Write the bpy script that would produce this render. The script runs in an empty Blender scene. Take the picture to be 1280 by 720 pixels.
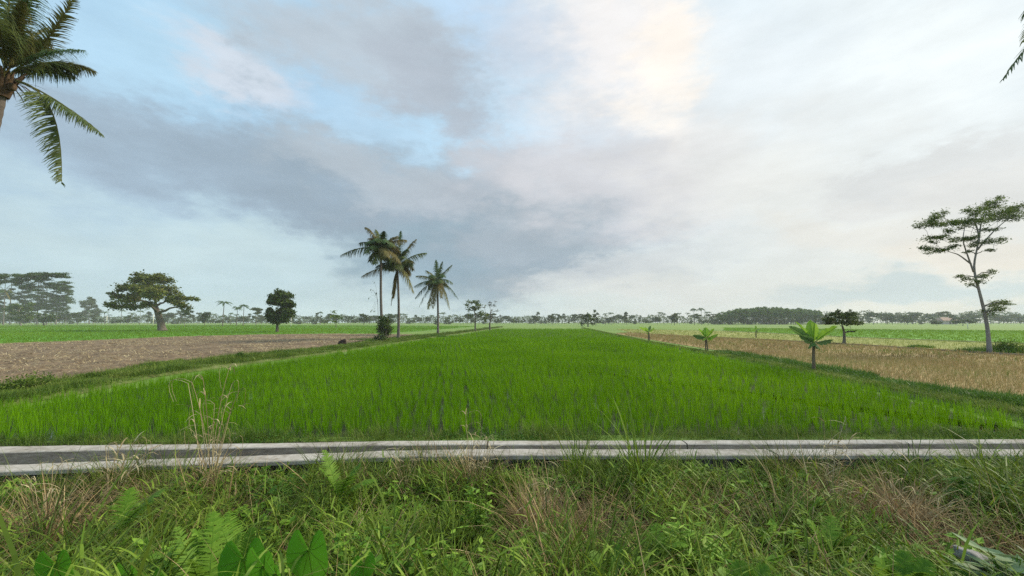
import bpy, math, random
import numpy as np
from mathutils import Vector, noise as mnoise

random.seed(11)
R = np.random.default_rng(11)
SC = bpy.context.scene
COL = SC.collection
U = R.uniform

# ------------------------------------------------------------------ camera and measuring helpers
F, H, PITCH = 500.0, 1.9, math.radians(4.8)
CP, SP = math.cos(PITCH), math.sin(PITCH)
CAM = np.array([0.0, 0.0, H])


def ray(u, v):
    cx, cy = (u - 640) / F, -(v - 360) / F
    return np.array([cx, CP - cy * SP, SP + cy * CP])


def at(u, v, z=0.0):
    d = ray(u, v)
    return CAM + d * ((z - H) / d[2])


def aty(u, v, y):
    d = ray(u, v)
    return CAM + d * (y / d[1])


def azel(u, v):
    d = ray(u, v)
    d = d / np.linalg.norm(d)
    return np.array([math.atan2(d[0], d[1]), math.asin(d[2])])


def norm(a):
    return a / np.maximum(np.linalg.norm(a, axis=-1, keepdims=True), 1e-9)


UP = np.array([0.0, 0.0, 1.0])

# ------------------------------------------------------------------ geometry collector


class Geo:
    def __init__(self):
        self.v, self.q, self.t, self.n = [], [], [], 0
        self.qm, self.tm = [], []

    def add(self, V, Q=None, T=None, m=0):
        V = np.asarray(V, float).reshape(-1, 3)
        if Q is not None and len(Q):
            Q = np.asarray(Q, int).reshape(-1, 4)
            self.q.append(Q + self.n)
            self.qm.append(np.full(len(Q), m))
        if T is not None and len(T):
            T = np.asarray(T, int).reshape(-1, 3)
            self.t.append(T + self.n)
            self.tm.append(np.full(len(T), m))
        self.v.append(V)
        self.n += len(V)

    def mesh(self, name, mats, smooth=False):
        V = np.concatenate(self.v) if self.v else np.zeros((0, 3))
        Q = np.concatenate(self.q) if self.q else np.zeros((0, 4), int)
        T = np.concatenate(self.t) if self.t else np.zeros((0, 3), int)
        me = bpy.data.meshes.new(name)
        me.vertices.add(len(V))
        me.vertices.foreach_set("co", V.astype(np.float32).ravel())
        nl = Q.size + T.size
        me.loops.add(nl)
        me.loops.foreach_set("vertex_index", np.concatenate([Q.ravel(), T.ravel()]).astype(np.int32))
        me.polygons.add(len(Q) + len(T))
        st = np.concatenate([np.arange(len(Q)) * 4, Q.size + np.arange(len(T)) * 3]).astype(np.int32)
        me.polygons.foreach_set("loop_start", st)
        for m in mats if isinstance(mats, (list, tuple)) else [mats]:
            me.materials.append(m)
        mi = np.concatenate([*self.qm, *self.tm]) if (self.qm or self.tm) else np.zeros(0)
        me.polygons.foreach_set("material_index", mi.astype(np.int32))
        me.polygons.foreach_set("use_smooth", np.full(len(Q) + len(T), smooth))
        me.update(calc_edges=True)
        return me

    def obj(self, name, mats, parent=None, smooth=False):
        o = bpy.data.objects.new(name, self.mesh(name, mats, smooth))
        COL.objects.link(o)
        if parent is not None:
            o.parent = parent
        return o

    # --- shapes
    def tube(self, pts, rad, seg=8, m=0, cap=True):
        P = np.asarray(pts, float)
        n = len(P)
        rad = np.broadcast_to(np.asarray(rad, float), (n,))
        T = norm(np.gradient(P, axis=0))
        ref = np.array([1.0, 0, 0]) if abs(T[0][0]) < 0.8 else np.array([0, 1.0, 0])
        a = norm(np.cross(T, ref))
        b = np.cross(T, a)
        th = np.linspace(0, 2 * math.pi, seg, endpoint=False)
        ring = P[:, None] + rad[:, None, None] * (a[:, None] * np.cos(th)[None, :, None] + b[:, None] * np.sin(th)[None, :, None])
        i, j = np.meshgrid(np.arange(n - 1), np.arange(seg), indexing="ij")
        j2 = (j + 1) % seg
        Q = np.stack([i * seg + j, i * seg + j2, (i + 1) * seg + j2, (i + 1) * seg + j], -1).reshape(-1, 4)
        V = ring.reshape(-1, 3)
        Tt = None
        if cap:
            V = np.concatenate([V, P[-1:], P[:1]])
            k = np.arange(seg)
            Tt = np.concatenate([
                np.stack([(n - 1) * seg + k, (n - 1) * seg + (k + 1) % seg, np.full(seg, n * seg)], -1),
                np.stack([(k + 1) % seg, k, np.full(seg, n * seg + 1)], -1)])
        self.add(V, Q, Tt, m)

    def blades(self, base, head, length, width, lean, curve, S=3, m=0, tipw=0.06, twist=0.5):
        base = np.asarray(base, float)
        N = len(base)
        if N == 0:
            return
        head, length, width, lean, curve = [np.broadcast_to(np.asarray(x, float), (N,)) for x in (head, length, width, lean, curve)]
        t = np.linspace(0, 1, S + 1)
        tm = (t[1:] + t[:-1]) / 2
        th = lean[:, None] + curve[:, None] * tm[None] ** 1.3
        step = (length / S)[:, None]
        cx = np.concatenate([np.zeros((N, 1)), np.cumsum(np.sin(th) * step, 1)], 1)
        cz = np.concatenate([np.zeros((N, 1)), np.cumsum(np.cos(th) * step, 1)], 1)
        P = base[:, None] + np.stack([np.cos(head)[:, None] * cx, np.sin(head)[:, None] * cx, cz], -1)
        tw = head + R.normal(0, twist, N)
        side = np.stack([-np.sin(tw), np.cos(tw), np.zeros(N)], -1)
        w = width[:, None] * (0.55 + 0.75 * t - 1.3 * t ** 2.3 + tipw)[None] * 0.5
        w = np.maximum(w, width[:, None] * tipw * 0.5)
        A = P + side[:, None] * w[..., None]
        B = P - side[:, None] * w[..., None]
        V = np.stack([A, B], 2).reshape(-1, 3)
        o = (np.arange(N) * (S + 1) * 2)[:, None] + (np.arange(S) * 2)[None]
        Q = np.stack([o, o + 1, o + 3, o + 2], -1).reshape(-1, 4)
        self.add(V, Q, None, m)

    def leaves(self, pos, axis, nrm, length, width, fold=0.15, m=0):
        """little folded leaves: 5 points, two quads each"""
        pos = np.asarray(pos, float)
        N = len(pos)
        if N == 0:
            return
        axis = norm(np.asarray(axis, float))
        side = norm(np.cross(axis, nrm))
        n2 = np.cross(side, axis)
        L = np.broadcast_to(np.asarray(length, float), (N,))[:, None]
        W = np.broadcast_to(np.asarray(width, float), (N,))[:, None]
        b = pos
        t = pos + axis * L
        mid = pos + axis * L * 0.45 - n2 * W * fold
        l = pos + axis * L * 0.42 + side * W * 0.5
        r = pos + axis * L * 0.42 - side * W * 0.5
        V = np.stack([b, l, t, r, mid], 1).reshape(-1, 3)
        o = np.arange(N) * 5
        Q = np.concatenate([np.stack([o, o + 4, o + 2, o + 1], -1), np.stack([o, o + 3, o + 2, o + 4], -1)])
        self.add(V, Q, None, m)

    def grid(self, P, m=0):
        """P: (a, b, 3) points"""
        a, b = P.shape[:2]
        i, j = np.meshgrid(np.arange(a - 1), np.arange(b - 1), indexing="ij")
        Q = np.stack([i * b + j, (i + 1) * b + j, (i + 1) * b + j + 1, i * b + j + 1], -1).reshape(-1, 4)
        self.add(P.reshape(-1, 3), Q, None, m)


def rdir(n, upbias=0.0):
    d = R.normal(0, 1, (n, 3))
    d = norm(d)
    d[:, 2] += upbias
    return norm(d)


def tag(o, label=None, cat=None, group=None, kind=None):
    if label:
        o["label"] = label
    if cat:
        o["category"] = cat
    if group:
        o["group"] = group
    if kind:
        o["kind"] = kind
    return o


def thing(name, label, cat, loc=(0, 0, 0), group=None):
    o = bpy.data.objects.new(name, None)
    COL.objects.link(o)
    o.location = tuple(loc)
    o.empty_display_size = 0.1
    return tag(o, label, cat, group)


def copy_tree(root, loc, rz, sc, label, group):
    r = root.copy()
    COL.objects.link(r)
    r.location = loc
    r.rotation_euler = (0, 0, rz)
    r.scale = sc
    tag(r, label, None, group)
    for ch in list(root.children):
        c = ch.copy()
        COL.objects.link(c)
        c.parent = r
    return r


def fbm(x, y, s, o=4, z=0.0):
    return mnoise.fractal(Vector((x * s, y * s, z)), 1.0, 2.0, o)


# ------------------------------------------------------------------ materials
def newmat(name):
    m = bpy.data.materials.new(name)
    m.use_nodes = True
    m.node_tree.nodes.clear()
    return m, m.node_tree.nodes, m.node_tree.links


def ramp(nodes, stops):
    r = nodes.new("ShaderNodeValToRGB")
    cr = r.color_ramp
    while len(cr.elements) > 1:
        cr.elements.remove(cr.elements[-1])
    for i, (p, c) in enumerate(stops):
        e = cr.elements[0] if i == 0 else cr.elements.new(p)
        e.position = p
        e.color = (*c, 1)
    return r


def spread_stops(cols):
    k = len(cols)
    return [(i / max(k - 1, 1), c) for i, c in enumerate(cols)]


def foliage(name, cols, trans=0.35, rough=0.55, nscale=0.6, nmix=0.5, spec=0.1):
    """colour from a ramp driven by per-leaf chance mixed with a broad noise"""
    m, n, l = newmat(name)
    geo = n.new("ShaderNodeNewGeometry")
    tc = n.new("ShaderNodeTexCoord")
    nz = n.new("ShaderNodeTexNoise")
    nz.inputs["Scale"].default_value = nscale
    nz.inputs["Detail"].default_value = 3
    l.new(geo.outputs["Position"], nz.inputs["Vector"])
    st = n.new("ShaderNodeMapRange")
    st.inputs["From Min"].default_value = 0.3
    st.inputs["From Max"].default_value = 0.7
    l.new(nz.outputs["Fac"], st.inputs["Value"])
    mx = n.new("ShaderNodeMix")
    mx.inputs["Factor"].default_value = nmix
    l.new(geo.outputs["Random Per Island"], mx.inputs["A"])
    l.new(st.outputs["Result"], mx.inputs["B"])
    rp = ramp(n, spread_stops(cols))
    l.new(mx.outputs["Result"], rp.inputs["Fac"])
    b = n.new("ShaderNodeBsdfPrincipled")
    b.inputs["Roughness"].default_value = rough
    b.inputs["Specular IOR Level"].default_value = spec
    l.new(rp.outputs["Color"], b.inputs["Base Color"])
    tr = n.new("ShaderNodeBsdfTranslucent")
    hs = n.new("ShaderNodeHueSaturation")
    hs.inputs["Hue"].default_value = 0.485
    hs.inputs["Value"].default_value = 1.25
    l.new(rp.outputs["Color"], hs.inputs["Color"])
    l.new(hs.outputs["Color"], tr.inputs["Color"])
    ms = n.new("ShaderNodeMixShader")
    ms.inputs["Fac"].default_value = trans
    l.new(b.outputs[0], ms.inputs[1])
    l.new(tr.outputs[0], ms.inputs[2])
    out = n.new("ShaderNodeOutputMaterial")
    l.new(ms.outputs[0], out.inputs["Surface"])
    return m


def solid(name, cols, scale=4.0, rough=0.85, bump=0.3, detail=8, bscale=None, spec=0.25, stretch=None, fine=0.35, lo=0.3, hi=0.7):
    """noise-mottled solid surface with bump"""
    m, n, l = newmat(name)
    geo = n.new("ShaderNodeNewGeometry")
    src = geo.outputs["Position"]
    if stretch:
        mp = n.new("ShaderNodeMapping")
        mp.inputs["Scale"].default_value = stretch
        l.new(src, mp.inputs["Vector"])
        src = mp.outputs["Vector"]
    a = n.new("ShaderNodeTexNoise")
    a.inputs["Scale"].default_value = scale
    a.inputs["Detail"].default_value = detail
    a.inputs["Roughness"].default_value = 0.65
    l.new(src, a.inputs["Vector"])
    f = n.new("ShaderNodeTexNoise")
    f.inputs["Scale"].default_value = bscale or scale * 9
    f.inputs["Detail"].default_value = 5
    l.new(src, f.inputs["Vector"])
    mx = n.new("ShaderNodeMix")
    mx.inputs["Factor"].default_value = fine
    l.new(a.outputs["Fac"], mx.inputs["A"])
    l.new(f.outputs["Fac"], mx.inputs["B"])
    mr = n.new("ShaderNodeMapRange")
    mr.inputs["From Min"].default_value = lo
    mr.inputs["From Max"].default_value = hi
    l.new(mx.outputs["Result"], mr.inputs["Value"])
    rp = ramp(n, spread_stops(cols))
    l.new(mr.outputs["Result"], rp.inputs["Fac"])
    b = n.new("ShaderNodeBsdfPrincipled")
    b.inputs["Roughness"].default_value = rough
    b.inputs["Specular IOR Level"].default_value = spec
    l.new(rp.outputs["Color"], b.inputs["Base Color"])
    bp = n.new("ShaderNodeBump")
    bp.inputs["Strength"].default_value = bump
    bp.inputs["Distance"].default_value = 0.05
    l.new(mx.outputs["Result"], bp.inputs["Height"])
    l.new(bp.outputs[0], b.inputs["Normal"])
    out = n.new("ShaderNodeOutputMaterial")
    l.new(b.outputs[0], out.inputs["Surface"])
    return m


M = {}
M["rice"] = foliage("rice_leaf", [(.044, .122, .002), (.088, .22, .003), (.155, .325, .006)], .42, .7, .25, .45, .06)
M["rice_far"] = foliage("rice_leaf_far", [(.06, .13, .005), (.09, .18, .008), (.13, .225, .014)], .4, .6, .03, .6)
M["rice_yellow"] = foliage("rice_leaf_yellow", [(.08, .12, .015), (.12, .165, .022), (.17, .20, .04)], .4, .6, .05, .6)
M["grass"] = foliage("wild_grass", [(.014, .03, .004), (.046, .083, .008), (.11, .16, .020), (.19, .235, .055)], .28, .5, 1.6, .45, .12)
M["bank_grass"] = foliage("bank_grass", [(.025, .06, .007), (.06, .115, .014), (.12, .175, .028), (.22, .235, .08)], .3, .6, .9, .5)
M["dark_weed"] = foliage("dark_weed", [(.025, .065, .008), (.05, .12, .014), (.10, .18, .025)], .3, .5, .9, .5)
M["dry"] = foliage("dry_grass", [(.06, .042, .022), (.165, .115, .056), (.31, .225, .11), (.48, .39, .225)], .2, .7, 2.0, .35)
M["dry_pale"] = foliage("pale_dry_grass", [(.16, .12, .06), (.27, .215, .115), (.38, .32, .18), (.47, .42, .27)], .2, .6, 2.0, .35)
M["lance"] = foliage("lance_grass", [(.018, .04, .005), (.07, .13, .010), (.15, .225, .022), (.19, .28, .045)], .28, .5, 1.3, .4, .14)
M["straw"] = foliage("straw", [(.08, .06, .026), (.18, .137, .056), (.28, .222, .095), (.19, .18, .06), (.10, .145, .032)], .25, .7, .22, .6)
M["leafy"] = foliage("leafy_weed", [(.035, .095, .010), (.085, .18, .015), (.16, .28, .028), (.24, .34, .05)], .3, .5, 1.5, .4, .15)
M["fern"] = foliage("fern_leaf", [(.06, .14, .012), (.10, .20, .018), (.15, .25, .03)], .4, .5, 2.0, .4)
M["taro"] = foliage("taro_leaf", [(.035, .15, .010), (.05, .19, .012), (.065, .22, .018)], .4, .35, 5.0, .6, .4)
M["banana"] = foliage("banana_leaf", [(.085, .20, .02), (.15, .30, .03), (.22, .36, .05)], .45, .4, 1.2, .5)
M["banana_dark"] = foliage("banana_leaf_dark", [(.05, .11, .03), (.075, .15, .04), (.11, .19, .06)], .35, .4, 1.2, .5)
M["palm"] = foliage("palm_leaflet", [(.032, .05, .013), (.062, .09, .022), (.115, .14, .038)], .3, .45, .8, .4)
M["palm_dry"] = foliage("palm_leaflet_dry", [(.068, .062, .022), (.125, .11, .036), (.19, .16, .056)], .3, .55, .8, .4)
M["palm_yellow"] = foliage("palm_leaflet_yellow", [(.07, .08, .02), (.11, .115, .03), (.17, .155, .05)], .3, .55, .8, .4)
M["palm_shade"] = foliage("palm_leaflet_deep_green", [(.026, .054, .018), (.048, .09, .026), (.085, .125, .042)], .3, .45, .8, .4)
M["leaf_dark"] = foliage("dense_leaf", [(.022, .044, .010), (.044, .076, .015), (.085, .12, .028)], .25, .5, .5, .4)
M["leaf_olive"] = foliage("olive_leaf", [(.038, .062, .013), (.078, .108, .02), (.14, .162, .034), (.21, .17, .05)], .3, .55, .35, .35)
M["leaf_albizia"] = foliage("feathery_leaf", [(.035, .066, .014), (.066, .11, .02), (.115, .165, .035)], .4, .6, .5, .4)
M["leaf_grey"] = foliage("greyish_leaf", [(.05, .065, .035), (.08, .095, .05), (.12, .125, .075)], .3, .6, .5, .4)
M["leaf_far"] = foliage("far_tree_leaf", [(.03, .05, .02), (.05, .075, .026), (.075, .10, .035)], .3, .7, .05, .5)
M["leaf_wood"] = foliage("plantation_leaf", [(.04, .08, .018), (.065, .12, .024), (.10, .165, .035)], .3, .7, .06, .5)
M["leaf_small"] = foliage("small_tree_leaf", [(.035, .065, .015), (.07, .11, .022), (.13, .15, .04)], .3, .55, .8, .4)
M["leaf_layered"] = foliage("layered_leaf", [(.03, .058, .014), (.05, .088, .02), (.08, .12, .03)], .25, .6, .2, .4)
M["thistle"] = foliage("grey_green_leaf", [(.11, .17, .08), (.17, .24, .12), (.24, .31, .18)], .3, .5, 3, .4)
M["bark"] = solid("bark", [(.05, .04, .03), (.10, .085, .065), (.17, .15, .125)], 3.0, .9, .5, stretch=(3, 3, .6))
M["bark_pale"] = solid("pale_bark", [(.10, .09, .08), (.17, .155, .14), (.25, .23, .205)], 2.2, .85, .3, stretch=(2, 2, .8))
M["bark_palm"] = solid("palm_bark", [(.05, .042, .037), (.10, .086, .075), (.17, .15, .13)], 1.2, .9, .6, stretch=(1.5, 1.5, 9))
M["banana_stem"] = solid("banana_stem", [(.06, .045, .03), (.11, .08, .05), (.16, .14, .06)], 5, .8, .3, stretch=(4, 4, .8))
M["fibre"] = solid("palm_fibre", [(.03, .02, .012), (.07, .045, .025), (.14, .09, .05)], 9, .95, .6)
M["concrete"] = solid("pale_concrete", [(.05, .042, .03), (.17, .152, .125), (.265, .245, .215), (.33, .31, .28)], 1.6, .85, .25, detail=10, lo=.28, hi=.62)
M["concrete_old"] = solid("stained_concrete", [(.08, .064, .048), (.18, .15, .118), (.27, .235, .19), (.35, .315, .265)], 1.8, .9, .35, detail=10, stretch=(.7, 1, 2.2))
M["stone"] = solid("shadow_dark_stone", [(.012, .011, .011), (.03, .028, .027), (.065, .06, .056)], 5, .8, .6)  # stone with the shade below the channel wall put into its tone
M["rock"] = solid("grey_rock", [(.09, .09, .085), (.17, .165, .155), (.27, .26, .245)], 9, .85, .5)
M["soil"] = solid("dark_soil", [(.012, .010, .006), (.03, .024, .013), (.055, .045, .022)], 5, .95, .5)
M["earth"] = solid("ploughed_earth", [(.032, .022, .012), (.082, .057, .033), (.14, .102, .061), (.27, .21, .13)], .55, .95, .7, detail=10, bscale=6, fine=.5)
M["stubble"] = solid("stubble_soil", [(.10, .07, .03), (.18, .125, .053), (.26, .19, .08), (.12, .14, .03)], .25, .95, .5, detail=9, bscale=5, fine=.4)
M["field_green"] = solid("green_field", [(.06, .16, .012), (.085, .22, .016), (.11, .25, .025)], .12, .9, .3, detail=6, bscale=3)
M["field_olive"] = solid("olive_field", [(.12, .15, .03), (.19, .20, .05), (.25, .23, .08)], .12, .95, .3, detail=7, bscale=3)
M["path"] = solid("trodden_bund", [(.045, .075, .014), (.09, .115, .028), (.17, .17, .07)], .8, .95, .4, bscale=9)
M["ground"] = solid("open_ground", [(.05, .10, .014), (.085, .15, .022), (.12, .18, .032), (.16, .19, .05)], .02, .95, .3, detail=8, bscale=.6, fine=.3)
M["charred"] = solid("charred_wood", [(.010, .008, .008), (.025, .016, .014), (.06, .025, .02)], 8, .9, .6)
M["plaster"] = solid("house_plaster", [(.26, .23, .21), (.32, .29, .26), (.38, .35, .32)], 1, .9, .1)
M["rooftile"] = solid("roof_tile", [(.16, .10, .08), (.22, .14, .11), (.28, .19, .15)], 2, .9, .2)
M["pole"] = solid("pale_bamboo", [(.40, .38, .30), (.52, .50, .42), (.62, .60, .52)], 3, .7, .1)


def water_mat():
    m, n, l = newmat("paddy_water")
    b = n.new("ShaderNodeBsdfPrincipled")
    b.inputs["Base Color"].default_value = (.018, .026, .007, 1)
    b.inputs["Specular IOR Level"].default_value = .12
    nz = n.new("ShaderNodeTexNoise")
    nz.inputs["Scale"].default_value = 6
    bp = n.new("ShaderNodeBump")
    bp.inputs["Strength"].default_value = .05
    geo = n.new("ShaderNodeNewGeometry")
    pz = n.new("ShaderNodeTexNoise")
    pz.inputs["Scale"].default_value = .8
    pz.inputs["Detail"].default_value = 4
    l.new(geo.outputs["Position"], pz.inputs["Vector"])
    pr = n.new("ShaderNodeMapRange")
    for k_, v_ in (("From Min", .36), ("From Max", .44), ("To Min", .08), ("To Max", .75)):
        pr.inputs[k_].default_value = v_
    l.new(pz.outputs["Fac"], pr.inputs["Value"])
    l.new(pr.outputs["Result"], b.inputs["Roughness"])
    l.new(nz.outputs["Fac"], bp.inputs["Height"])
    l.new(bp.outputs[0], b.inputs["Normal"])
    out = n.new("ShaderNodeOutputMaterial")
    l.new(b.outputs[0], out.inputs["Surface"])
    return m


M["water"] = water_mat()

# ------------------------------------------------------------------ channel lines (traced on the ground plane, run out past the view)
WT = 0.12


def line(pxs, z):
    P = np.array([at(u, v, z) for u, v in pxs])
    return P


NF = line([(-60, 593), (0, 589.3), (160, 583), (320, 577.3), (440, 572.5), (560, 570), (640, 569), (960, 568.8), (1280, 568.6), (1340, 568.6)], WT)
NB = line([(-60, 584), (0, 581.3), (160, 575), (320, 569.2), (440, 564.8), (560, 562), (640, 561), (960, 561), (1280, 560.8), (1340, 560.8)], WT)
FF = line([(-60, 568), (0, 566), (160, 562), (320, 559.2), (440, 557.3), (560, 556), (640, 555.3), (960, 554.8), (1280, 553.2), (1340, 553)], WT)
FB = line([(-60, 560), (0, 558.5), (160, 556), (320, 554), (440, 552.2), (560, 551), (640, 550.3), (960, 550), (1280, 548.6), (1340, 548.4)], WT)


def yat(L, x):
    """y of a traced line at x, run on straight past its ends"""
    xs, ys = L[:, 0], L[:, 1]
    x = np.asarray(x, float)
    r = np.interp(x, xs, ys)
    s0 = (ys[1] - ys[0]) / (xs[1] - xs[0])
    s1 = 0.0
    r = np.where(x < xs[0], ys[0] + (x - xs[0]) * s0 * .4, r)
    return np.where(x > xs[-1], ys[-1] + (x - xs[-1]) * s1, r)


PROF = np.array([[-900, .3], [-3, .3], [1.1, .3], [1.7, .16], [2.6, -.08], [3.5, -.26], [4.2, -.30], [4.9, -.28], [5.3, -.28], [5.5, -.55], [5.95, -.55], [6.12, .02], [6.35, .03], [7.2, -.04], [12, -.04], [900, -.04]])


def gz(x, y):
    off = yat(FB, np.clip(x, -30, 30)) - 6.12
    return np.interp(np.asarray(y) - np.where(np.asarray(y) > 30, 0, off), PROF[:, 0], PROF[:, 1])


xs = np.concatenate([[-700, -400, -200, -100, -60, -40], np.linspace(-30, 30, 121), [40, 60, 100, 200, 400, 700]])
ys = np.concatenate([[-300, -100, -30, -8], np.linspace(-3, 8, 67), [9, 10, 12, 15, 20, 30, 50, 80, 120, 180, 260, 400, 560, 700]])
X, Y = np.meshgrid(xs, ys, indexing="ij")
Z = gz(X, Y)
for i in range(len(xs)):
    for j in range(len(ys)):
        if abs(xs[i]) <= 30 and -3 < ys[j] < 5:
            Z[i, j] += .09 * fbm(xs[i], ys[j], .9)
g = Geo()
g.grid(np.stack([X, Y, Z], -1), 0)
go = g.obj("ground", [M["ground"], M["soil"]], smooth=True)
cen = np.array([(p.center.x, p.center.y) for p in go.data.polygons])
go.data.polygons.foreach_set("material_index", ((cen[:, 1] > -2) & (cen[:, 1] < 6.5) & (abs(cen[:, 0]) < 60)).astype(np.int32))
tag(go, kind="structure")

# ------------------------------------------------------------------ irrigation channel
ch = thing("irrigation_channel", "pale concrete irrigation channel running across in front of the rice paddy", "channel", (0, 5.8, 0))


def wall(front, back, name, top, z0, jit, mtop, mside, mouter, overhang=0.0):
    """a run of cast lengths: each a closed block with a slightly rough top, tiny joints between"""
    g = Geo()
    x0, x1 = -26.0, 26.0
    cuts = [x0]
    while cuts[-1] < x1:
        cuts.append(cuts[-1] + U(2.2, 3.4))
    for a, b in zip(cuts, cuts[1:]):
        xx = np.linspace(a + .009, b - .009, 24)
        dz, dy = R.normal(0, jit), R.normal(0, jit * .6)
        yf, yb = yat(front, xx) + dy, yat(back, xx) + dy
        rows = []
        nz = np.array([fbm(x, 3.3, 2.0, 5) for x in xx])
        n2 = np.array([fbm(x, 9.1, 3.1, 5) for x in xx])
        zt = top + dz + .003 * nz
        c = .012
        yf2, yb2 = yf + .006 * n2, yb + .006 * nz
        for (yy, zz) in ((yf2, np.full_like(xx, z0)), (yf2, zt - c), (yf2 + c, zt), ((yf2 + yb2) / 2, zt + .003), (yb2 - c, zt), (yb2, zt - c), (yb2, np.full_like(xx, z0))):
            rows.append(np.stack([xx, yy, zz], -1))
        P = np.array(rows)
        V = P.reshape(-1, 3) - np.array([0, 5.8, 0])
        k = len(xx)
        for r in range(6):
            i = np.arange(k - 1)
            Q = np.stack([r * k + i, r * k + i + 1, (r + 1) * k + i + 1, (r + 1) * k + i], -1)
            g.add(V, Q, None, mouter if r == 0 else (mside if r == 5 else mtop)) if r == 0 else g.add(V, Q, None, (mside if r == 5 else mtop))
        for e in (0, k - 1):
            idx = [r * k + e for r in range(7)]
            g.add(V, None, [(idx[0], idx[i], idx[i + 1]) for i in range(1, 6)], mside)
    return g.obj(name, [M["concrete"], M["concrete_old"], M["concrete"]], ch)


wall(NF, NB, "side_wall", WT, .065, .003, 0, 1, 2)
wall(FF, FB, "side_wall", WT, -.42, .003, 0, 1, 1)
# rough stone footing under the near wall, its colour blackened for the shadow gap
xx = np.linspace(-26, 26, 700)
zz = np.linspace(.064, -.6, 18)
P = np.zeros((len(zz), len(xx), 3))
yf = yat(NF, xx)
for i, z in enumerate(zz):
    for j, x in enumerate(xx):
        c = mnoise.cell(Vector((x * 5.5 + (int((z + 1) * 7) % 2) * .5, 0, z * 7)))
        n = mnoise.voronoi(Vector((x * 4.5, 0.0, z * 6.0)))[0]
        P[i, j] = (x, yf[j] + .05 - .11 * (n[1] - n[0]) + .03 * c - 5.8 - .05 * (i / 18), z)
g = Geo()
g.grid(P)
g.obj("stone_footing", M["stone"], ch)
g = Geo()
xx = np.linspace(-26, 26, 90)
g.grid(np.stack([np.stack([xx, yat(NB, xx) - 5.8 + .002, np.full_like(xx, -.28)], -1), np.stack([xx, yat(FF, xx) - 5.8 - .002, np.full_like(xx, -.28)], -1)]))
g.obj("channel_bed", M["soil"], ch)
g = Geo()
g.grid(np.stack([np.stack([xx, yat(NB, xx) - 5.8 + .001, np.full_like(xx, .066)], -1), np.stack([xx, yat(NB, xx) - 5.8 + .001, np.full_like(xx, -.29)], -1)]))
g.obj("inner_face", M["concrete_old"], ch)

# ------------------------------------------------------------------ field outlines (on the ground)
ZB = .12
RICE_L = np.array([at(u, v, .3) for u, v in [(-260, 536), (-100, 511), (0, 496.5), (160, 473), (320, 450), (415, 438.5), (500, 427), (560, 418.5), (620, 410.2)]])
RICE_R = np.array([.3, 0, 0]) + np.array([at(u, v, .25) for u, v in [(1500, 556), (1380, 538), (1280, 522.5), (1210, 507), (1100, 483.5), (992, 461), (875, 440.5), (800, 426), (762, 417.5), (733, 410.6)]])
near_x = np.linspace(RICE_L[0][0] + .2, RICE_R[0][0], 24)
NEAR = np.stack([near_x, yat(FB, near_x) + .62, np.zeros(24)], -1)
PADDY = np.concatenate([NEAR, RICE_R[::1], RICE_L[::-1]])[:, :2]
PL_UP = np.array([at(u, v, 0) for u, v in [(-400, 446), (-150, 437), (0, 430), (100, 426.5), (225, 421), (320, 418.5), (430, 417), (470, 417.5)]])
PL_LO = np.array([at(u, v, 0) for u, v in [(-500, 585), (-300, 545), (-120, 512), (0, 490), (70, 483), (125, 470), (220, 453), (300, 445), (400, 434), (440, 429.5), (462, 424.5), (500, 420.5), (520, 418.4)]])
PLOUGH = np.concatenate([PL_LO, PL_UP[::-1]])[:, :2]
ST_LO = np.array([at(u, v, 0) for u, v in [(770, 417), (830, 427), (900, 438), (1000, 453.5), (1050, 463), (1120, 476), (1200, 488), (1280, 497), (1400, 512), (1600, 530)]])
ST_UP = np.array([at(u, v, 0) for u, v in [(786, 415.5), (880, 421.5), (960, 425), (1060, 430.5), (1240, 442.5), (1400, 450), (1650, 462)]])
STUB = np.concatenate([ST_LO, ST_UP[::-1]])[:, :2]
FL = np.concatenate([PL_UP, np.array([at(u, v, 0) for u, v in [(520, 414), (600, 407.6), (300, 406.4), (0, 406.8), (-300, 408), (-500, 415)]])])[:, :2]
FR = np.array([at(u, v, 0) for u, v in [(905, 413.5), (1060, 421.3), (1280, 429.5), (1500, 438), (1500, 417), (1280, 413.2), (1060, 411.5), (905, 409.5)]])[:, :2]
FR2 = np.array([at(u, v, 0) for u, v in [(770, 411), (905, 413.6), (1060, 421.5), (1280, 429.7), (1650, 445), (1650, 461), (1400, 449.6), (1240, 442), (1060, 430), (960, 424.5), (880, 421), (786, 415)]])[:, :2]


def inside(P, poly):
    x, y = P[:, 0], P[:, 1]
    r = np.zeros(len(P), bool)
    a = poly
    b = np.roll(poly, -1, 0)
    for (x0, y0), (x1, y1) in zip(a, b):
        if y0 == y1:
            continue
        c = ((y0 > y) != (y1 > y)) & (x < (x1 - x0) * (y - y0) / (y1 - y0) + x0)
        r ^= c
    return r


def sheet(name, poly, z, mat):
    me = bpy.data.meshes.new(name)
    me.from_pydata([(x, y, z) for x, y in poly], [], [tuple(range(len(poly)))])
    me.materials.append(mat)
    me.update()
    o = bpy.data.objects.new(name, me)
    COL.objects.link(o)
    return tag(o, kind="structure")


sheet("paddy_water", PADDY, -.012, M["water"])
sheet("stubble_field", STUB, -.016, M["stubble"])
sheet("far_green_field", FL, -.020, M["field_green"])
sheet("bright_green_field", FR, -.018, M["field_green"])
sheet("olive_grass_field", FR2, -.022, M["field_olive"])


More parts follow.
